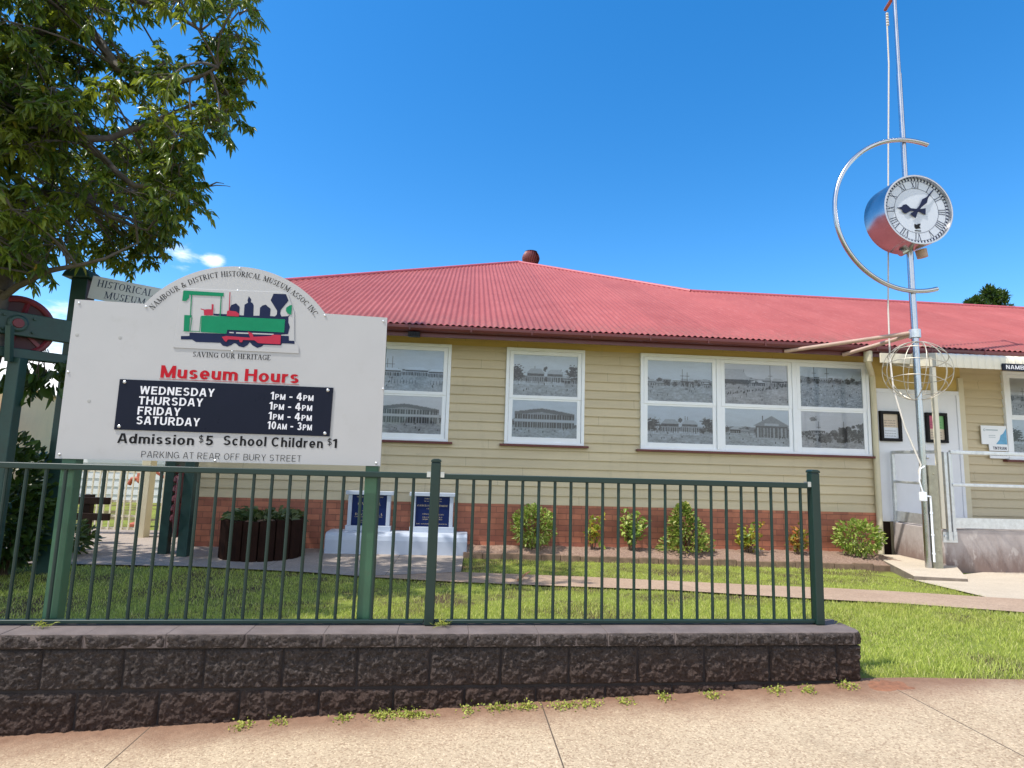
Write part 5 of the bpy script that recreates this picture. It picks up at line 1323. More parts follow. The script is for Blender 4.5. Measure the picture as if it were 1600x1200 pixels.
# a rim of clusters so that the outline keeps its shape
for i in range(2, len(poly) - 3):
    a, b = poly[i], poly[i + 1]
    for t in (0.1, 0.55):
        q = a + (b - a) * t; q = q + (np.array([120, 200]) - q) / np.linalg.norm(np.array([120, 200]) - q) * 22
        clusters.append(at(q[0], q[1], random.uniform(7.1, 7.9) if q[0] > 110 and q[1] > 330 else random.uniform(5.4, 6.5)))
# crown reaching out over the street side, beyond the left of the view
for k in range(70):
    clusters.append(np.array([random.uniform(-7.6, -4.2), random.uniform(3.6, 6.0), random.uniform(4.2, 7.6)]))
def to_px(q):
    d = np.array(q) - np.array([0, 0, 1.35]); z = d @ R3[2]
    return 800 + 900 * (d @ R3[0]) / z, 600 - 900 * (d @ R3[1]) / z
for k in range(340):
    q = np.array([random.uniform(-6.6, -4.2), random.uniform(4.0, 6.4), random.uniform(3.3, 6.4)])
    p = to_px(q)
    if p[0] > -60 and not inside((p[0] + 50, p[1] + 40)): continue
    clusters.append(q)
for k in range(90):
    p = (random.uniform(60, 285), random.uniform(40, 340))
    if inside((p[0] + 20, p[1] + 20)): clusters.append(at(p[0], p[1], random.uniform(7.5, 8.4)))
clusters = [c for c in clusters if not (c[1] < 4.9 and c[0] > -4.4) and not (c[1] > 6.9 and c[2] > 5.9)]
trunk = MB()
def limb(pts, r0, r1, n=10):
    P = [Vector(p) for p in pts]; out = []
    for i in range(len(P) - 1):
        for t in np.linspace(0, 1, 6, endpoint=False):
            q = P[i].lerp(P[i + 1], t); k = 0.05 if r0 > 0.05 else 0.03
            out.append(q + Vector((noise.noise(q * 2.1), noise.noise(q * 2.3 + Vector((5, 0, 0))), noise.noise(q * 1.9 + Vector((0, 9, 0))))) * k)
    out.append(P[-1])
    rs = [r0 + (r1 - r0) * (i / (len(out) - 1)) for i in range(len(out))]
    trunk.tube(out, rs, n)
    return out
nodes = []
A = lambda px, py, Y: tuple(float(q) for q in at(px, py, Y))
nodes += limb([(-5.25, 6.0, -0.1), A(-45, 640, 6.0), A(-8, 480, 6.0), A(14, 400, 6.0), A(0, 320, 6.1), A(-70, 200, 6.2), A(-90, 60, 6.2), A(-60, -120, 6.2), A(-40, -260, 6.2)], 0.13, 0.05, 14)[16:]
nodes += limb([A(0, 320, 6.1), A(-30, 280, 6.2), A(-40, 240, 6.3), A(-10, 150, 6.4), A(60, 60, 6.4), A(150, -40, 6.2)], 0.14, 0.05)
nodes += limb([A(-30, 230, 6.2), A(20, 203, 6.0), A(75, 200, 5.9), A(125, 212, 5.9), A(165, 245, 5.9), A(210, 290, 5.9), A(260, 290, 5.9)], 0.085, 0.014)
nodes += limb([A(10, 90, 6.2), A(90, 20, 6.1), A(150, 62, 6.0), A(185, 105, 5.9), A(225, 120, 5.9), A(275, 130, 5.9), A(340, 105, 5.8)], 0.075, 0.014)
nodes += limb([A(90, 20, 6.1), A(170, -10, 6.1), A(250, 10, 6.0), A(300, 40, 6.0), A(340, 70, 6.0)], 0.05, 0.010)
nodes += limb([A(-2, 470, 6.0), A(26, 446, 5.9), A(75, 424, 5.7), A(110, 415, 5.7), A(165, 405, 5.7), A(215, 380, 5.8)], 0.038, 0.008)
nodes += limb([A(130, 215, 5.9), A(170, 215, 6.1), A(230, 195, 6.2), A(300, 165, 6.2), A(350, 150, 6.2)], 0.04, 0.008)
nodes += limb([A(-40, 240, 6.3), A(-160, 120, 5.4), A(-260, 0, 4.8)], 0.10, 0.02)
nodes += limb([A(150, -40, 6.2), A(240, -160, 6.2), A(280, -300, 6.2)], 0.05, 0.012)
nodes += limb([A(20, 330, 6.1), A(70, 300, 6.4), A(120, 310, 6.4), A(180, 340, 6.4), A(230, 360, 6.4)], 0.05, 0.01)
NP = np.array([tuple(q) for q in nodes])
# bare outer twigs that show against the sky
for pts in ([A(355, 40, 5.9), A(370, 22, 5.9), A(388, 18, 5.9), A(408, 18, 5.9)], [A(372, 25, 5.9), A(382, 18, 5.9), A(388, 10, 5.9)], [A(300, 295, 5.9), A(322, 292, 5.9), A(340, 290, 5.9), A(360, 292, 5.9)], [A(325, 292, 5.9), A(340, 285, 5.9), A(350, 287, 5.9)], [A(320, 293, 5.9), A(330, 302, 5.9)], [A(262, 205, 5.9), A(285, 222, 5.9), A(305, 230, 5.9)]):
    limb(pts, 0.010, 0.003, 5)
tw = MB()
LP, LD, LL = [], [], []
for c in clusters:
    j = np.argmin(((NP - c) ** 2).sum(1)); s0 = Vector(NP[j]); e = Vector(c)
    mid = s0.lerp(e, 0.5) + Vector((random.uniform(-.1, .1), random.uniform(-.1, .1), random.uniform(0.0, 0.16)))
    P = [s0.lerp(mid, t).lerp(mid.lerp(e, t), t) for t in np.linspace(0, 1, 6)]
    d = (e - s0).length
    tw.tube(P, [0.006 + 0.010 * min(1, d) * (1 - t) for t in np.linspace(0, 1, 6)], 5, cap=False)
    nsp = random.randint(6, 9)
    for k in range(nsp):
        dv = Vector((random.gauss(0, 1), random.gauss(0, 1), random.gauss(0.1, 0.8))).normalized()
        L = random.uniform(0.14, 0.34); tip = e + dv * L - Vector((0, 0, 0.05))
        tw.tube([e, e.lerp(tip, 0.5) + Vector((0, 0, 0.02)), tip], [0.005, 0.004, 0.002], 4, cap=False)
        m_ = random.randint(12, 18)
        for q in range(m_):
            t = random.uniform(0.3, 1.0) ** 0.6; p = e.lerp(tip, t)
            a = Vector((random.gauss(0, 1), random.gauss(0, 1), random.gauss(-0.55, 0.5))) + dv * 0.7
            LP.append(tuple(p)); LD.append(tuple(a)); LL.append(random.uniform(0.06, 0.12))
trunk.build('trunk', M['bark'], tree, smooth=True, fix=False)
tw.build('twigs', M['bark'], tree, smooth=True, fix=False)
LL = np.array(LL)
leaves('crown', LP, LD, LL, LL * rng.uniform(0.30, 0.42, len(LL)), M['tree_leaf'], tree, droop=0.35)

# ------------------------------------------------------------------ shrubs
def shrub(name, label, x, y, z, h, rx, n, size, mat, group=None, ns=7, shape='ball', wid=0.45, spread=1.0, up_=0.25):
    root = tag(empty(name, (x, y, z)), label, 'shrub', group)
    st = MB(); P, D = [], []
    tips = []
    for k in range(ns):
        a = 2 * math.pi * (k + random.uniform(-.3, .3)) / ns; rr = rx * random.uniform(0.25, 0.8) * spread
        top = Vector((rr * math.cos(a), rr * math.sin(a) * 0.8, h * random.uniform(0.55, 0.95)))
        b0 = Vector((0.02 * math.cos(a), 0.02 * math.sin(a), 0))
        st.tube([b0, b0.lerp(top, 0.5) + Vector((random.uniform(-.03, .03), 0, 0.02)), top], [0.010, 0.007, 0.003], 6)
        tips.append((b0, top))
    for i in range(n):
        if shape == 'ball':
            u = Vector((random.gauss(0, 1), random.gauss(0, 1), random.gauss(0, 1))).normalized() * random.uniform(0.45, 1.0) ** 0.5
            p = Vector((u.x * rx, u.y * rx * 0.8, h * 0.56 + u.z * h * 0.46)); k = 1 + 0.25 * noise.noise(p * 9 + Vector((x * 3, 0, 0)))
            p = Vector((p.x * k, p.y * k, p.z)); d = u + Vector((0, 0, up_))
        elif shape == 'cone':
            t = random.random() ** 1.2; r_ = rx * (1 - t) ** 0.7 * random.uniform(0.4, 1.05); a = random.uniform(0, 2 * math.pi)
            p = Vector((r_ * math.cos(a) + 0.1 * rx * math.sin(6 * t), r_ * math.sin(a) * 0.8, h * (0.08 + 0.94 * t))); d = Vector((math.cos(a), math.sin(a), 0.5))
        else:
            b0, top = random.choice(tips); t = random.uniform(0.35, 1.05); p = b0.lerp(top, t) + Vector((random.gauss(0, 0.035), random.gauss(0, 0.035), random.gauss(0, 0.03))); d = Vector((random.gauss(0, 1), random.gauss(0, 1), random.gauss(0.4, 0.6)))
        P.append(tuple(p)); D.append(tuple(d + Vector((random.gauss(0, .5), random.gauss(0, .5), random.gauss(0, .4)))))
    st.build('stem', M['stem'], root, smooth=True, fix=False)
    L = rng.uniform(0.7, 1.25, n) * size
    leaves('foliage', P, D, L, L * wid, mat, root, droop=0.1)
    return root
BG = 'shrubs in the garden bed along the brick base'
shrub('garden_shrub', 'dense rounded green shrub nearest the white memorial block', 1.03, 8.72, -0.0, 0.64, 0.31, 1300, 0.06, M['hedge_leaf'], BG)
shrub('garden_shrub', 'small thin plant with yellow leaves on one bare stem right of the dense rounded shrub', 1.93, 8.74, -0.0, 0.52, 0.16, 110, 0.088, M['gold_leaf'], BG, 4, 'open', 0.55)
shrub('garden_shrub', 'open broad leaved green shrub with one taller tip between thin yellow plant and largest bush', 2.50, 8.70, -0.0, 0.62, 0.28, 260, 0.09, M['hedge_leaf'], BG, 8, 'open', 0.55)
shrub('garden_shrub', 'largest garden bush with a pointed top and pinkish new tips', 3.32, 8.66, -0.0, 0.72, 0.40, 1400, 0.075, M['tip_leaf'], BG, 8, 'cone')
shrub('garden_shrub', 'bright yellow leaved open shrub beside a small stone at the brick base', 4.30, 8.66, -0.0, 0.48, 0.25, 190, 0.085, M['gold_leaf'], BG, 7, 'open', 0.6)
shrub('garden_shrub', 'small shrub with orange and yellow leaves seen just left of the fence end post', 5.10, 8.62, -0.0, 0.44, 0.22, 160, 0.08, M['orange_leaf'], BG, 6, 'open', 0.55)
shrub('garden_shrub', 'spreading glossy green shrub at the right end of the bed by the downpipe', 5.98, 8.56, -0.0, 0.54, 0.35, 950, 0.068, M['hedge_leaf'], BG, 9)
st = MB(); st.lathe((4.5, 8.86, -0.02), (0, 0, 1), [(0, 0.0), (0.0, 0.12), (0.05, 0.13), (0.10, 0.11), (0.115, 0.0)], 9)
tag(st.build('garden_stone', paint('stone', (0.33, 0.24, 0.19), 0.9, 0.2, 12, bump=0.4), bevel=0.01), 'small brown stone lying in the bed beside the bright yellow shrub', 'stone')
tag(MB().tube([(5.45, 8.88, -0.05), (5.45, 8.88, 0.13)], 0.035, 12).build('drain_pipe', M['galvanised'], smooth=True), 'short grey pipe stub standing against the brick base', 'pipe')
# dark shrubbery at the left
DG = 'dark shrubs at the left end behind the fence'
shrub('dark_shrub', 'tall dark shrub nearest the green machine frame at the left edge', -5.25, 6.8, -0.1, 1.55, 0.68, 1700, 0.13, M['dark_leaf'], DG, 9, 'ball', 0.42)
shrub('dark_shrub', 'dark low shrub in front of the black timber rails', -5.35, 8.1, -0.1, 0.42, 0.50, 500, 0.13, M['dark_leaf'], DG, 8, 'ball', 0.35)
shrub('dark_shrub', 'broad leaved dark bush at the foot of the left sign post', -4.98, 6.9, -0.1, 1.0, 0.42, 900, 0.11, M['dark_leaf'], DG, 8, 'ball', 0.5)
# leafy spray hanging in front of the beige wall
sp = tag(empty('hanging_vine', A(60, 560, 6.4)), 'broad leaved vine hanging below the green beam left of the sign', 'vine')
base = Vector(A(60, 560, 6.4)); P, D = [], []
vs_ = MB()
for (x, y) in ((40, 592), (52, 612), (78, 596), (92, 575), (60, 590), (35, 575), (95, 568), (20, 590), (70, 575)):
    e = Vector(A(x, y, 6.4 + random.uniform(-.15, .15))) - base
    vs_.tube([Vector((e.x * 0.3, 0, 0.1)), e * 0.5 + Vector((0, 0, 0.03)), e], [0.006, 0.005, 0.003], 5)
    for k in range(11): P.append(tuple(e + Vector((random.gauss(0, .05), random.gauss(0, .05), random.gauss(0, .05))))); D.append((random.gauss(0, .6), random.gauss(0, .6), -0.9))
vs_.build('stem', M['stem'], sp, fix=False)
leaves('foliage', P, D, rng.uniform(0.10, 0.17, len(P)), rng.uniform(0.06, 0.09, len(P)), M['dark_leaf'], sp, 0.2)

# ------------------------------------------------------------------ memorial block with two plaques
mem = tag(empty('memorial_block', (-0.96, 8.7, -0.08)), 'pale blue white concrete block carrying two framed navy plaques', 'memorial'); mem.location = (0, 0, 0)
mb = MB()
prof = [(8.56, -0.1), (8.56, 0.12), (8.575, 0.18), (8.61, 0.215), (8.66, 0.225), (8.95, 0.225), (8.95, -0.1)]
k = len(prof)
mb.add([(-1.97, y, z) for y, z in prof] + [(0.05, y, z) for y, z in prof], [tuple(range(k)), tuple(reversed(range(k, 2 * k)))] + [(i, (i + 1) % k, k + (i + 1) % k, k + i) for i in range(k)])
mb.build('plinth', M['monument_white'], mem, bevel=0.012)
def tablet(x0, x1, lines):
    t = MB(); Y = 8.76
    t.box(x0, x1, Y, Y + 0.11, 0.226, 0.30); t.box(x0 + 0.02, x0 + 0.075, Y + 0.015, Y + 0.10, 0.301, 0.745); t.box(x1 - 0.075, x1 - 0.02, Y + 0.015, Y + 0.10, 0.301, 0.745)
    t.box(x0 - 0.02, x1 + 0.02, Y - 0.005, Y + 0.11, 0.746, 0.80)
    fr = t.build('plaque_frame', M['monument_white'], mem, bevel=0.005)
    MB().box(x0 + 0.076, x1 - 0.076, Y + 0.035, Y + 0.09, 0.302, 0.744).build('plaque', M['plaque_navy'], fr)
    m_ = MB()
    for tx, a, b, z, h in lines: serif_line(m_, tx, x0 + 0.076 + a, x0 + 0.076 + b, z, h, Y + 0.0345)
    m_.build('plaque_lettering', M['gold'], fr, fix=False)
tablet(-1.735, -1.08, [('THIS FOUNDATION STONE', 0.06, 0.45, 0.705, 0.016), ('OF THE', 0.20, 0.30, 0.655, 0.016), ('CIVIC HALL', 0.08, 0.42, 0.595, 0.038), ('NAMBOUR', 0.17, 0.33, 0.565, 0.014), ('WAS LAID', 0.15, 0.35, 0.505, 0.014), ('DAVID A.     L L', 0.05, 0.455, 0.448, 0.032), ('CHAIRMAN OLD COUNCIL', 0.05, 0.45, 0.42, 0.013), ('ON THE TENTH', 0.12, 0.38, 0.365, 0.016), ('DECEMBER', 0.14, 0.36, 0.335, 0.016)])
tablet(-0.805, -0.155, [('THIS BUILDING', 0.12, 0.38, 0.70, 0.018), ('WAS OPENED ON', 0.12, 0.38, 0.665, 0.014), ('THE', 0.22, 0.28, 0.63, 0.014), ('COUNCILLORS AND MEMBERS', 0.02, 0.475, 0.595, 0.026), ('CHAIRMAN', 0.16, 0.34, 0.555, 0.016), ('AND', 0.22, 0.28, 0.525, 0.014), ('COUNCIL', 0.10, 0.2, 0.475, 0.018), ('GUESTS', 0.29, 0.42, 0.47, 0.018), ('SECRETARIES', 0.1, 0.4, 0.43, 0.016), ('AND BUILDERS', 0.1, 0.4, 0.40, 0.016), ('IN GOOD STANDING', 0.02, 0.47, 0.335, 0.014)])

# ------------------------------------------------------------------ round timber planter
pl = tag(empty('round_planter', (-2.74, 8.35, -0.08)), 'dark brown round timber stave planter full of leafy plants', 'planter')
mb = MB()
for k in range(16):
    a = 2 * math.pi * k / 16; r_ = 0.47; w = 0.190
    ca, sa = math.cos(a), math.sin(a)
    mb2 = [(r_ * ca - w / 2 * sa * s_ + d * ca, r_ * sa + w / 2 * ca * s_ + d * sa) for s_, d in ((-1, 0), (1, 0), (1, 0.055), (0.6, 0.075), (-0.6, 0.075), (-1, 0.055))]
    n = len(mb2); h = 0.52 + random.uniform(-0.012, 0.012)
    mb.add([(p[0], p[1], 0) for p in mb2] + [(p[0], p[1], h) for p in mb2], [tuple(reversed(range(n))), tuple(range(n, 2 * n))] + [(i, (i + 1) % n, n + (i + 1) % n, n + i) for i in range(n)])
mb.build('stave', M['planter_timber'], pl, bevel=0.006)
MB().lathe((0, 0, 0.44), (0, 0, 1), [(0, 0.47), (0.02, 0.3), (0.03, 0)], 20).build('soil', M['mulch'], pl)
P, D = [], []
for k in range(190):
    a = random.uniform(0, 2 * math.pi); r_ = 0.42 * math.sqrt(random.random())
    P.append((r_ * math.cos(a), r_ * math.sin(a), 0.47 + random.uniform(0, 0.08))); D.append((math.cos(a) + random.gauss(0, .4), math.sin(a) + random.gauss(0, .4), random.uniform(0.2, 1.1)))
leaves('plants', P, D, rng.uniform(0.14, 0.24, len(P)), rng.uniform(0.05, 0.08, len(P)), M['planter_leaf'], pl, 0.3)

# ------------------------------------------------------------------ old machinery at the left
mf = tag(empty('machine_frame', (-4.6, 6.1, 0)), 'dark green steel machine frame carrying a red spoked wheel at the left edge', 'old machinery'); mf.location = (0, 0, 0)
MB().add([(-4.66, 5.93, 2.425), (-3.0, 7.93, 2.425), (-3.06, 7.98, 2.425), (-4.72, 5.98, 2.425), (-4.66, 5.93, 2.665), (-3.0, 7.93, 2.665), (-3.06, 7.98, 2.665), (-4.72, 5.98, 2.665)], [(0, 1, 2, 3), (4, 5, 6, 7), (0, 1, 5, 4), (1, 2, 6, 5), (2, 3, 7, 6), (3, 0, 4, 7)]).build('beam', M['machine_green'], mf, bevel=0.008)
MB().bar((-4.75, 5.95, 2.25), (-3.05, 8.0, 2.25), 0.12, 0.10).build('lower_beam', M['machine_green'], mf, bevel=0.008)
MB().box(-4.60, -4.48, 6.03, 6.14, -0.1, 2.199).build('post', M['machine_green'], mf, bevel=0.008)
MB().box(-4.86, -4.75, 6.03, 6.14, -0.1, 2.199).build('post', M['machine_green'], mf, bevel=0.008)
MB().bar((-4.55, 5.94, 2.5), (-4.56, 6.0, 2.15), 0.05).build('strut', M['machine_green'], mf)
bd = Vector((0.639, 0.769, 0)); bn = Vector((0.769, -0.639, 0)); bc = Vector((-4.56, 6.045, 2.545)) + bn * 0.008
mb = MB(); mb.lathe(bc, bn, [(0, 0.085), (0.012, 0.085), (0.02, 0.07), (0.02, 0.045)], 24)
for dx in (-0.11, 0.13):
    for dz in (-0.07, 0.07): mb.lathe(bc + bd * dx + Vector((0, 0, dz)), bn, [(0, 0.016), (0.012, 0.014), (0.013, 0)], 8)
mb.build('bearing', M['machine_green'], mf)
MB().lathe(bc + bn * 0.018, bn, [(0, 0.05), (0.015, 0.045), (0.016, 0)], 18).build('axle', M['machine_red'], mf)
mb = MB(); WC = Vector((-4.62, 6.13, 2.53)); WR = 0.285
P = [WC + WR * (math.cos(a) * bd + math.sin(a) * Vector((0, 0, 1))) for a in np.linspace(0, 2 * math.pi, 49)]
mb.tube(P, 0.034, 8, cap=False)
for k in range(6):
    a = math.pi * k / 3 + 0.3; mb.bar(WC, WC + WR * (math.cos(a) * bd + math.sin(a) * Vector((0, 0, 1))), 0.035)
mb.lathe(WC - bn * 0.05, bn, [(0, 0), (0, 0.07), (0.1, 0.07), (0.1, 0)], 16)
wb = MB(); wb.lathe(WC - bn * 0.01, bn, [(0, 0), (0, 0.27), (0.01, 0.27), (0.01, 0)], 32)
wl = mb.build('wheel', M['machine_red'], mf, smooth=True, fix=False)
wb.build('web', paint('web_red', (0.05, 0.008, 0.014), 0.6, 0.2, 6), wl)
MB().bar((-4.72, 6.2, 0.2), (-4.68, 6.2, 1.9), 0.05).build('rod', M['rust_orange'], mf)
# tall capped post with the small blade sign
tp = tag(empty('sign_post', (-4.62, 7.0, 0)), 'tall dark green square post with a flared cap behind the museum board', 'post'); tp.location = (0, 0, 0)
MB().box(-4.72, -4.54, 6.95, 7.12, -0.1, 3.30).build('shaft', M['machine_green'], tp, bevel=0.008)
MB().prism([(-4.79, 3.301), (-4.47, 3.301), (-4.50, 3.36), (-4.58, 3.42), (-4.68, 3.42), (-4.76, 3.36)], 6.88, 7.19).build('cap', M['machine_green'], tp, bevel=0.006)
bs = tag(empty('street_sign', (-4.50, 6.93, 3.06), R(18)), 'small white blade sign reading historical museum above the large board', 'sign')
bs.rotation_euler = (0, R(6.5), R(10))
MB().box(0.0, 0.80, -0.006, 0.006, 0.0, 0.275).build('blade', M['blade_white'], bs, bevel=0.002)
mb = MB(); serif_line(mb, 'HISTORICAL', 0.06, 0.66, 0.155, 0.085, -0.0072); serif_line(mb, 'MUSEUM', 0.16, 0.60, 0.03, 0.085, -0.0072); mb.build('lettering', M['ink_blue'], bs, fix=False)
# winch posts with a red wheel
wf = tag(empty('winch_frame', (-3.86, 8.2, -0.08)), 'pair of dark green posts holding a red winch wheel in front of the brick corner', 'old machinery'); wf.location = (0, 0, 0)
MB().box(-4.09, -3.97, 8.28, 8.40, -0.1, 1.9).build('post', M['machine_green'], wf, bevel=0.008)
MB().box(-3.76, -3.63, 8.10, 8.22, -0.1, 1.9).build('post', M['machine_green'], wf, bevel=0.008)
MB().bar((-4.03, 8.34, 1.84), (-3.7, 8.16, 1.84), 0.08).build('cross_bar', M['machine_green'], wf)
mb = MB(); WC = Vector((-3.86, 8.27, 0.62)); ax = Vector((0.93, 0.36, 0)).normalized(); u = Vector((0, 0, 1)); w = ax.cross(u)
mb.tube([WC + 0.44 * (math.cos(a) * u + math.sin(a) * w) for a in np.linspace(0, 2 * math.pi, 41)], 0.03, 8, cap=False)
for k in range(6): a = math.pi * k / 3; mb.bar(WC, WC + 0.44 * (math.cos(a) * u + math.sin(a) * w), 0.035)
mb.build('wheel', M['machine_red'], wf, smooth=True, fix=False)
mb = MB()
for k in range(6): mb.lathe((-3.93, 8.30, 0.35 + k * 0.13), (0, 0, 1), [(0, 0.02), (0.03, 0.05), (0.08, 0.045), (0.11, 0.02)], 10)
mb.build('chain', M['machine_red'], wf)
# slim cream post and pale picket fence, timber rails
tag(MB().box(-5.17, -5.03, 9.72, 9.90, -0.1, 3.1).build('veranda_post', M['cream'], bevel=0.008), 'tall cream timber post beside the pale picket fence', 'post')
pf = tag(empty('picket_fence', (-5.5, 10.2, -0.08)), 'pale cream thin bar fence in the yard left of the building', 'fence'); pf.location = (0, 0, 0)
mb = MB()
for x0, x1 in ((-8.2, -5.25), (-4.98, -4.1)):
    for z in (0.0, 0.2, 0.44, 0.92): mb.box(x0, x1, 10.08, 10.11, z, z + 0.035)
    for x in np.arange(x0, x1, 0.105): mb.box(x, x + 0.018, 10.055, 10.079, 0.0, 0.95)
mb.build('panel', M['cream_metal'], pf)
for x in (-8.2, -5.28, -4.95): MB().box(x - 0.03, x + 0.03, 10.115, 10.175, -0.1, 1.0).build('post', M['cream_metal'], pf)
tr = tag(empty('timber_rail', (-5.5, 9.0, -0.08)), 'black timber post and rail barrier in front of the pale fence', 'barrier'); tr.location = (0, 0, 0)
MB().box(-6.6, -5.18, 8.98, 9.03, 0.50, 0.60).build('rail', M['dark_timber'], tr, bevel=0.006)
MB().box(-6.6, -5.16, 8.98, 9.03, 0.27, 0.37).build('rail', M['dark_timber'], tr, bevel=0.006)
MB().box(-5.60, -5.47, 9.031, 9.14, -0.1, 0.63).build('post', M['dark_timber'], tr, bevel=0.006)
MB().box(-6.4, -6.28, 9.031, 9.14, -0.1, 0.63).build('post', M['dark_timber'], tr, bevel=0.006)
# things in the yard behind
om = tag(empty('yard_machine', (-5.9, 11.2, -0.08)), 'rusty orange hand pump standing behind the pale fence', 'old machinery')
MB().lathe((0, 0, 0), (0, 0, 1), [(0, 0.16), (0.05, 0.16), (0.08, 0.07), (0.75, 0.06), (0.80, 0.11), (0.95, 0.11), (1.0, 0.03), (1.15, 0.03)], 16).build('body', M['rust_orange'], om, smooth=True)
MB().bar((0, 0, 1.1), (0.42, 0, 0.85), 0.04).build('lever', M['rust_orange'], om)
MB().tube([(0, 0, 0.86), (-0.2, 0, 0.84), (-0.25, 0, 0.74)], 0.04, 10).build('spout', M['rust_orange'], om)
sh = tag(empty('yard_shed', (-9.5, 17, 0)), 'pale clad shed seen behind the fence bars left of the building', 'shed'); sh.location = (0, 0, 0)
mb = MB(); z = -0.1
while z < 2.2:
    mb.add([(-10.3, 16.0 - 0.02, z), (-6.2, 16.0 - 0.02, z), (-6.2, 16.0, z + 0.2), (-10.3, 16.0, z + 0.2)], [(0, 1, 2, 3)]); z += 0.2
mb.box(-10.3, -6.2, 16.001, 19, -0.1, 2.15)
mb.build('wall', M['shed_white'], sh, fix=False)
MB().box(-10.5, -6.0, 15.7, 19.3, 2.16, 2.26).build('roof', M['galvanised'], sh)
MB().box(-7.9, -7.0, 15.95, 15.975, 0.7, 1.6).build('window', M['dark_glass'], sh)
bb = tag(empty('beige_building', (-15, 21, 0)), 'plain beige rendered building far behind at the left', 'building'); bb.location = (0, 0, 0)
mb = MB(); Pq = [(-11.35, 15.0), (-15.7, 25.0), (-24.0, 22.0), (-20.0, 12.0)]
mb.add([(x, y, -0.2) for x, y in Pq] + [(x, y, 2.84) for x, y in Pq], [(0, 1, 5, 4), (1, 2, 6, 5), (2, 3, 7, 6), (3, 0, 4, 7), (4, 5, 6, 7)])
mb.build('wall', M['beige_wall'], bb)
mb = MB(); mb.bar((-11.32, 14.95, 2.87), (-15.68, 25.05, 2.87), 0.14, 0.06); mb.build('parapet', M['beige_wall'], bb)

# tree top that shows over the roof ridge at the right
ft = tag(empty('background_tree', (25.6, 26, 0)), 'dark green tree top showing above the roof ridge at the right', 'tree')
tb = MB(); tb.tube([(0, 0, -0.1), (0.1, 0, 5), (0.0, 0, 9.6)], [0.3, 0.2, 0.05], 10)
P, D = [], []
for cx, cz, r_ in ((0.25, 9.85, 0.36), (0.02, 10.2, 0.24), (0.60, 10.0, 0.26), (-0.65, 9.62, 0.30), (-1.05, 9.45, 0.22), (0.5, 9.35, 0.50), (-0.4, 8.9, 0.8), (0.3, 8.2, 1.1)):
    tb.tube([(0, 0, cz - 1.2), (cx * 0.7, 0, cz - 0.4), (cx, 0, cz)], [0.05, 0.03, 0.015], 6)
    for k in range(420):
        u = Vector((random.gauss(0, 1), random.gauss(0, 1), random.gauss(0, 1))).normalized() * r_ * random.random() ** 0.4
        P.append((cx + u.x, u.y, cz + u.z)); D.append((u.x + random.gauss(0, .3), u.y + random.gauss(0, .3), u.z + 0.3 + random.gauss(0, .3)))
tb.build('trunk', M['bark'], ft, smooth=True, fix=False)
leaves('crown', P, D, rng.uniform(0.16, 0.30, len(P)), rng.uniform(0.05, 0.09, len(P)), M['dark_leaf'], ft)

fs = MB(); fs.tube([(0.62, 6.62, 0.0), (0.72, 6.80, 0.03), (0.80, 7.02, 0.02)], [0.014, 0.012, 0.006], 6)
tag(fs.build('fallen_stick', paint('dry_frond', (0.42, 0.20, 0.10), 0.8, 0.2, 12), smooth=True), 'short orange brown stick lying across the garden path', 'stick')
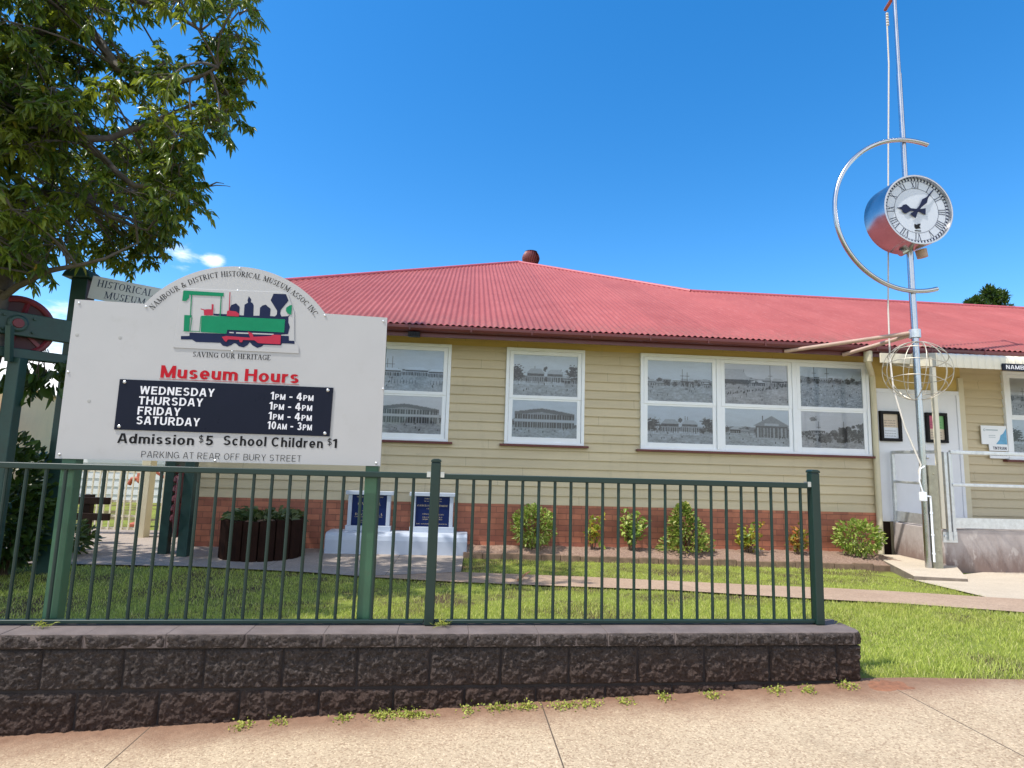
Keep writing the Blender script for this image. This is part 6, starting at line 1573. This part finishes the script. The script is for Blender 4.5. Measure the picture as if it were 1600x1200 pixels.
# ------------------------------------------------------------------ weeds, tufts, loose soil
WG = 'weeds growing along the foot of the block wall'
def weed(x, w, label, n=60, mat='weed_leaf'):
    y = 2.975 + 0.0325 * x - 0.03 + random.uniform(-0.02, 0.01)
    r_ = tag(empty('weed', (x, y, float(zg(x, 2.9)) + 0.004)), label, 'weed', WG)
    P = [(random.gauss(0, w / 2.3), random.gauss(0, 0.022), abs(random.gauss(0, 0.011))) for k in range(n)]
    D = [(random.gauss(0, 1), random.gauss(0, 1), random.uniform(0.1, 0.7)) for k in range(n)]
    leaves('foliage', P, D, rng.uniform(0.008, 0.017, n), rng.uniform(0.007, 0.012, n), M[mat], r_)
ALIKE = 'small yellow green weed tuft at the foot of the dark block wall'
for x, w, n in ((-0.98, 0.05, 60), (-0.82, 0.05, 50), (-0.52, 0.06, 60), (-0.34, 0.11, 160), (-0.20, 0.11, 150), (0.05, 0.05, 50), (0.20, 0.09, 110), (0.34, 0.07, 100), (0.52, 0.08, 90), (0.64, 0.08, 90), (0.82, 0.05, 60), (1.03, 0.05, 60), (1.27, 0.05, 60), (1.62, 0.06, 70), (1.78, 0.05, 60), (2.0, 0.06, 70)):
    weed(x, w, ALIKE, n)
TG = 'grass tufts at the fence posts'
def tuft(x, y, z, n, h, label):
    r_ = tag(empty('grass_tuft', (x, y, z)), label, 'grass tuft', TG)
    P = [(random.gauss(0, 0.02), random.gauss(0, 0.008), 0) for k in range(n)]; D = [(random.gauss(0, .8), random.gauss(0, .5), random.uniform(0.3, 1.2)) for k in range(n)]
    leaves('blades', P, D, rng.uniform(0.5, 1.1, n) * h, np.full(n, 0.006), M['weed_leaf'], r_, 0.3)
tuft(-0.09, 3.10, 0.485, 26, 0.07, 'pale grass tuft on the wall cap at the middle fence post')
tuft(-1.98, 3.03, 0.485, 22, 0.06, 'pale grass tuft on the wall cap at the left sign post')
tuft(2.13, 3.21, 0.485, 14, 0.09, 'thin grass tuft on the wall cap at the fence end post')
mb = MB(); nu, nv = 26, 10
for j in range(nv):
    for i in range(nu):
        x = 2.02 + 0.42 * i / (nu - 1); t = j / (nv - 1); y = 2.88 + 0.24 * t
        e = math.sin(math.pi * i / (nu - 1)) * math.sin(math.pi * t)
        mb.v.append((x, y, float(zg(x, y)) - 0.004 + 0.016 * e * (0.6 + 0.8 * abs(noise.noise(Vector((x * 14, y * 14, 1)))))))
for j in range(nv - 1):
    for i in range(nu - 1): mb.f.append((j * nu + i, j * nu + i + 1, (j + 1) * nu + i + 1, (j + 1) * nu + i)); mb.mi.append(0)
tag(mb.build('soil_heap', M['red_soil'], smooth=True, fix=False), kind='structure')
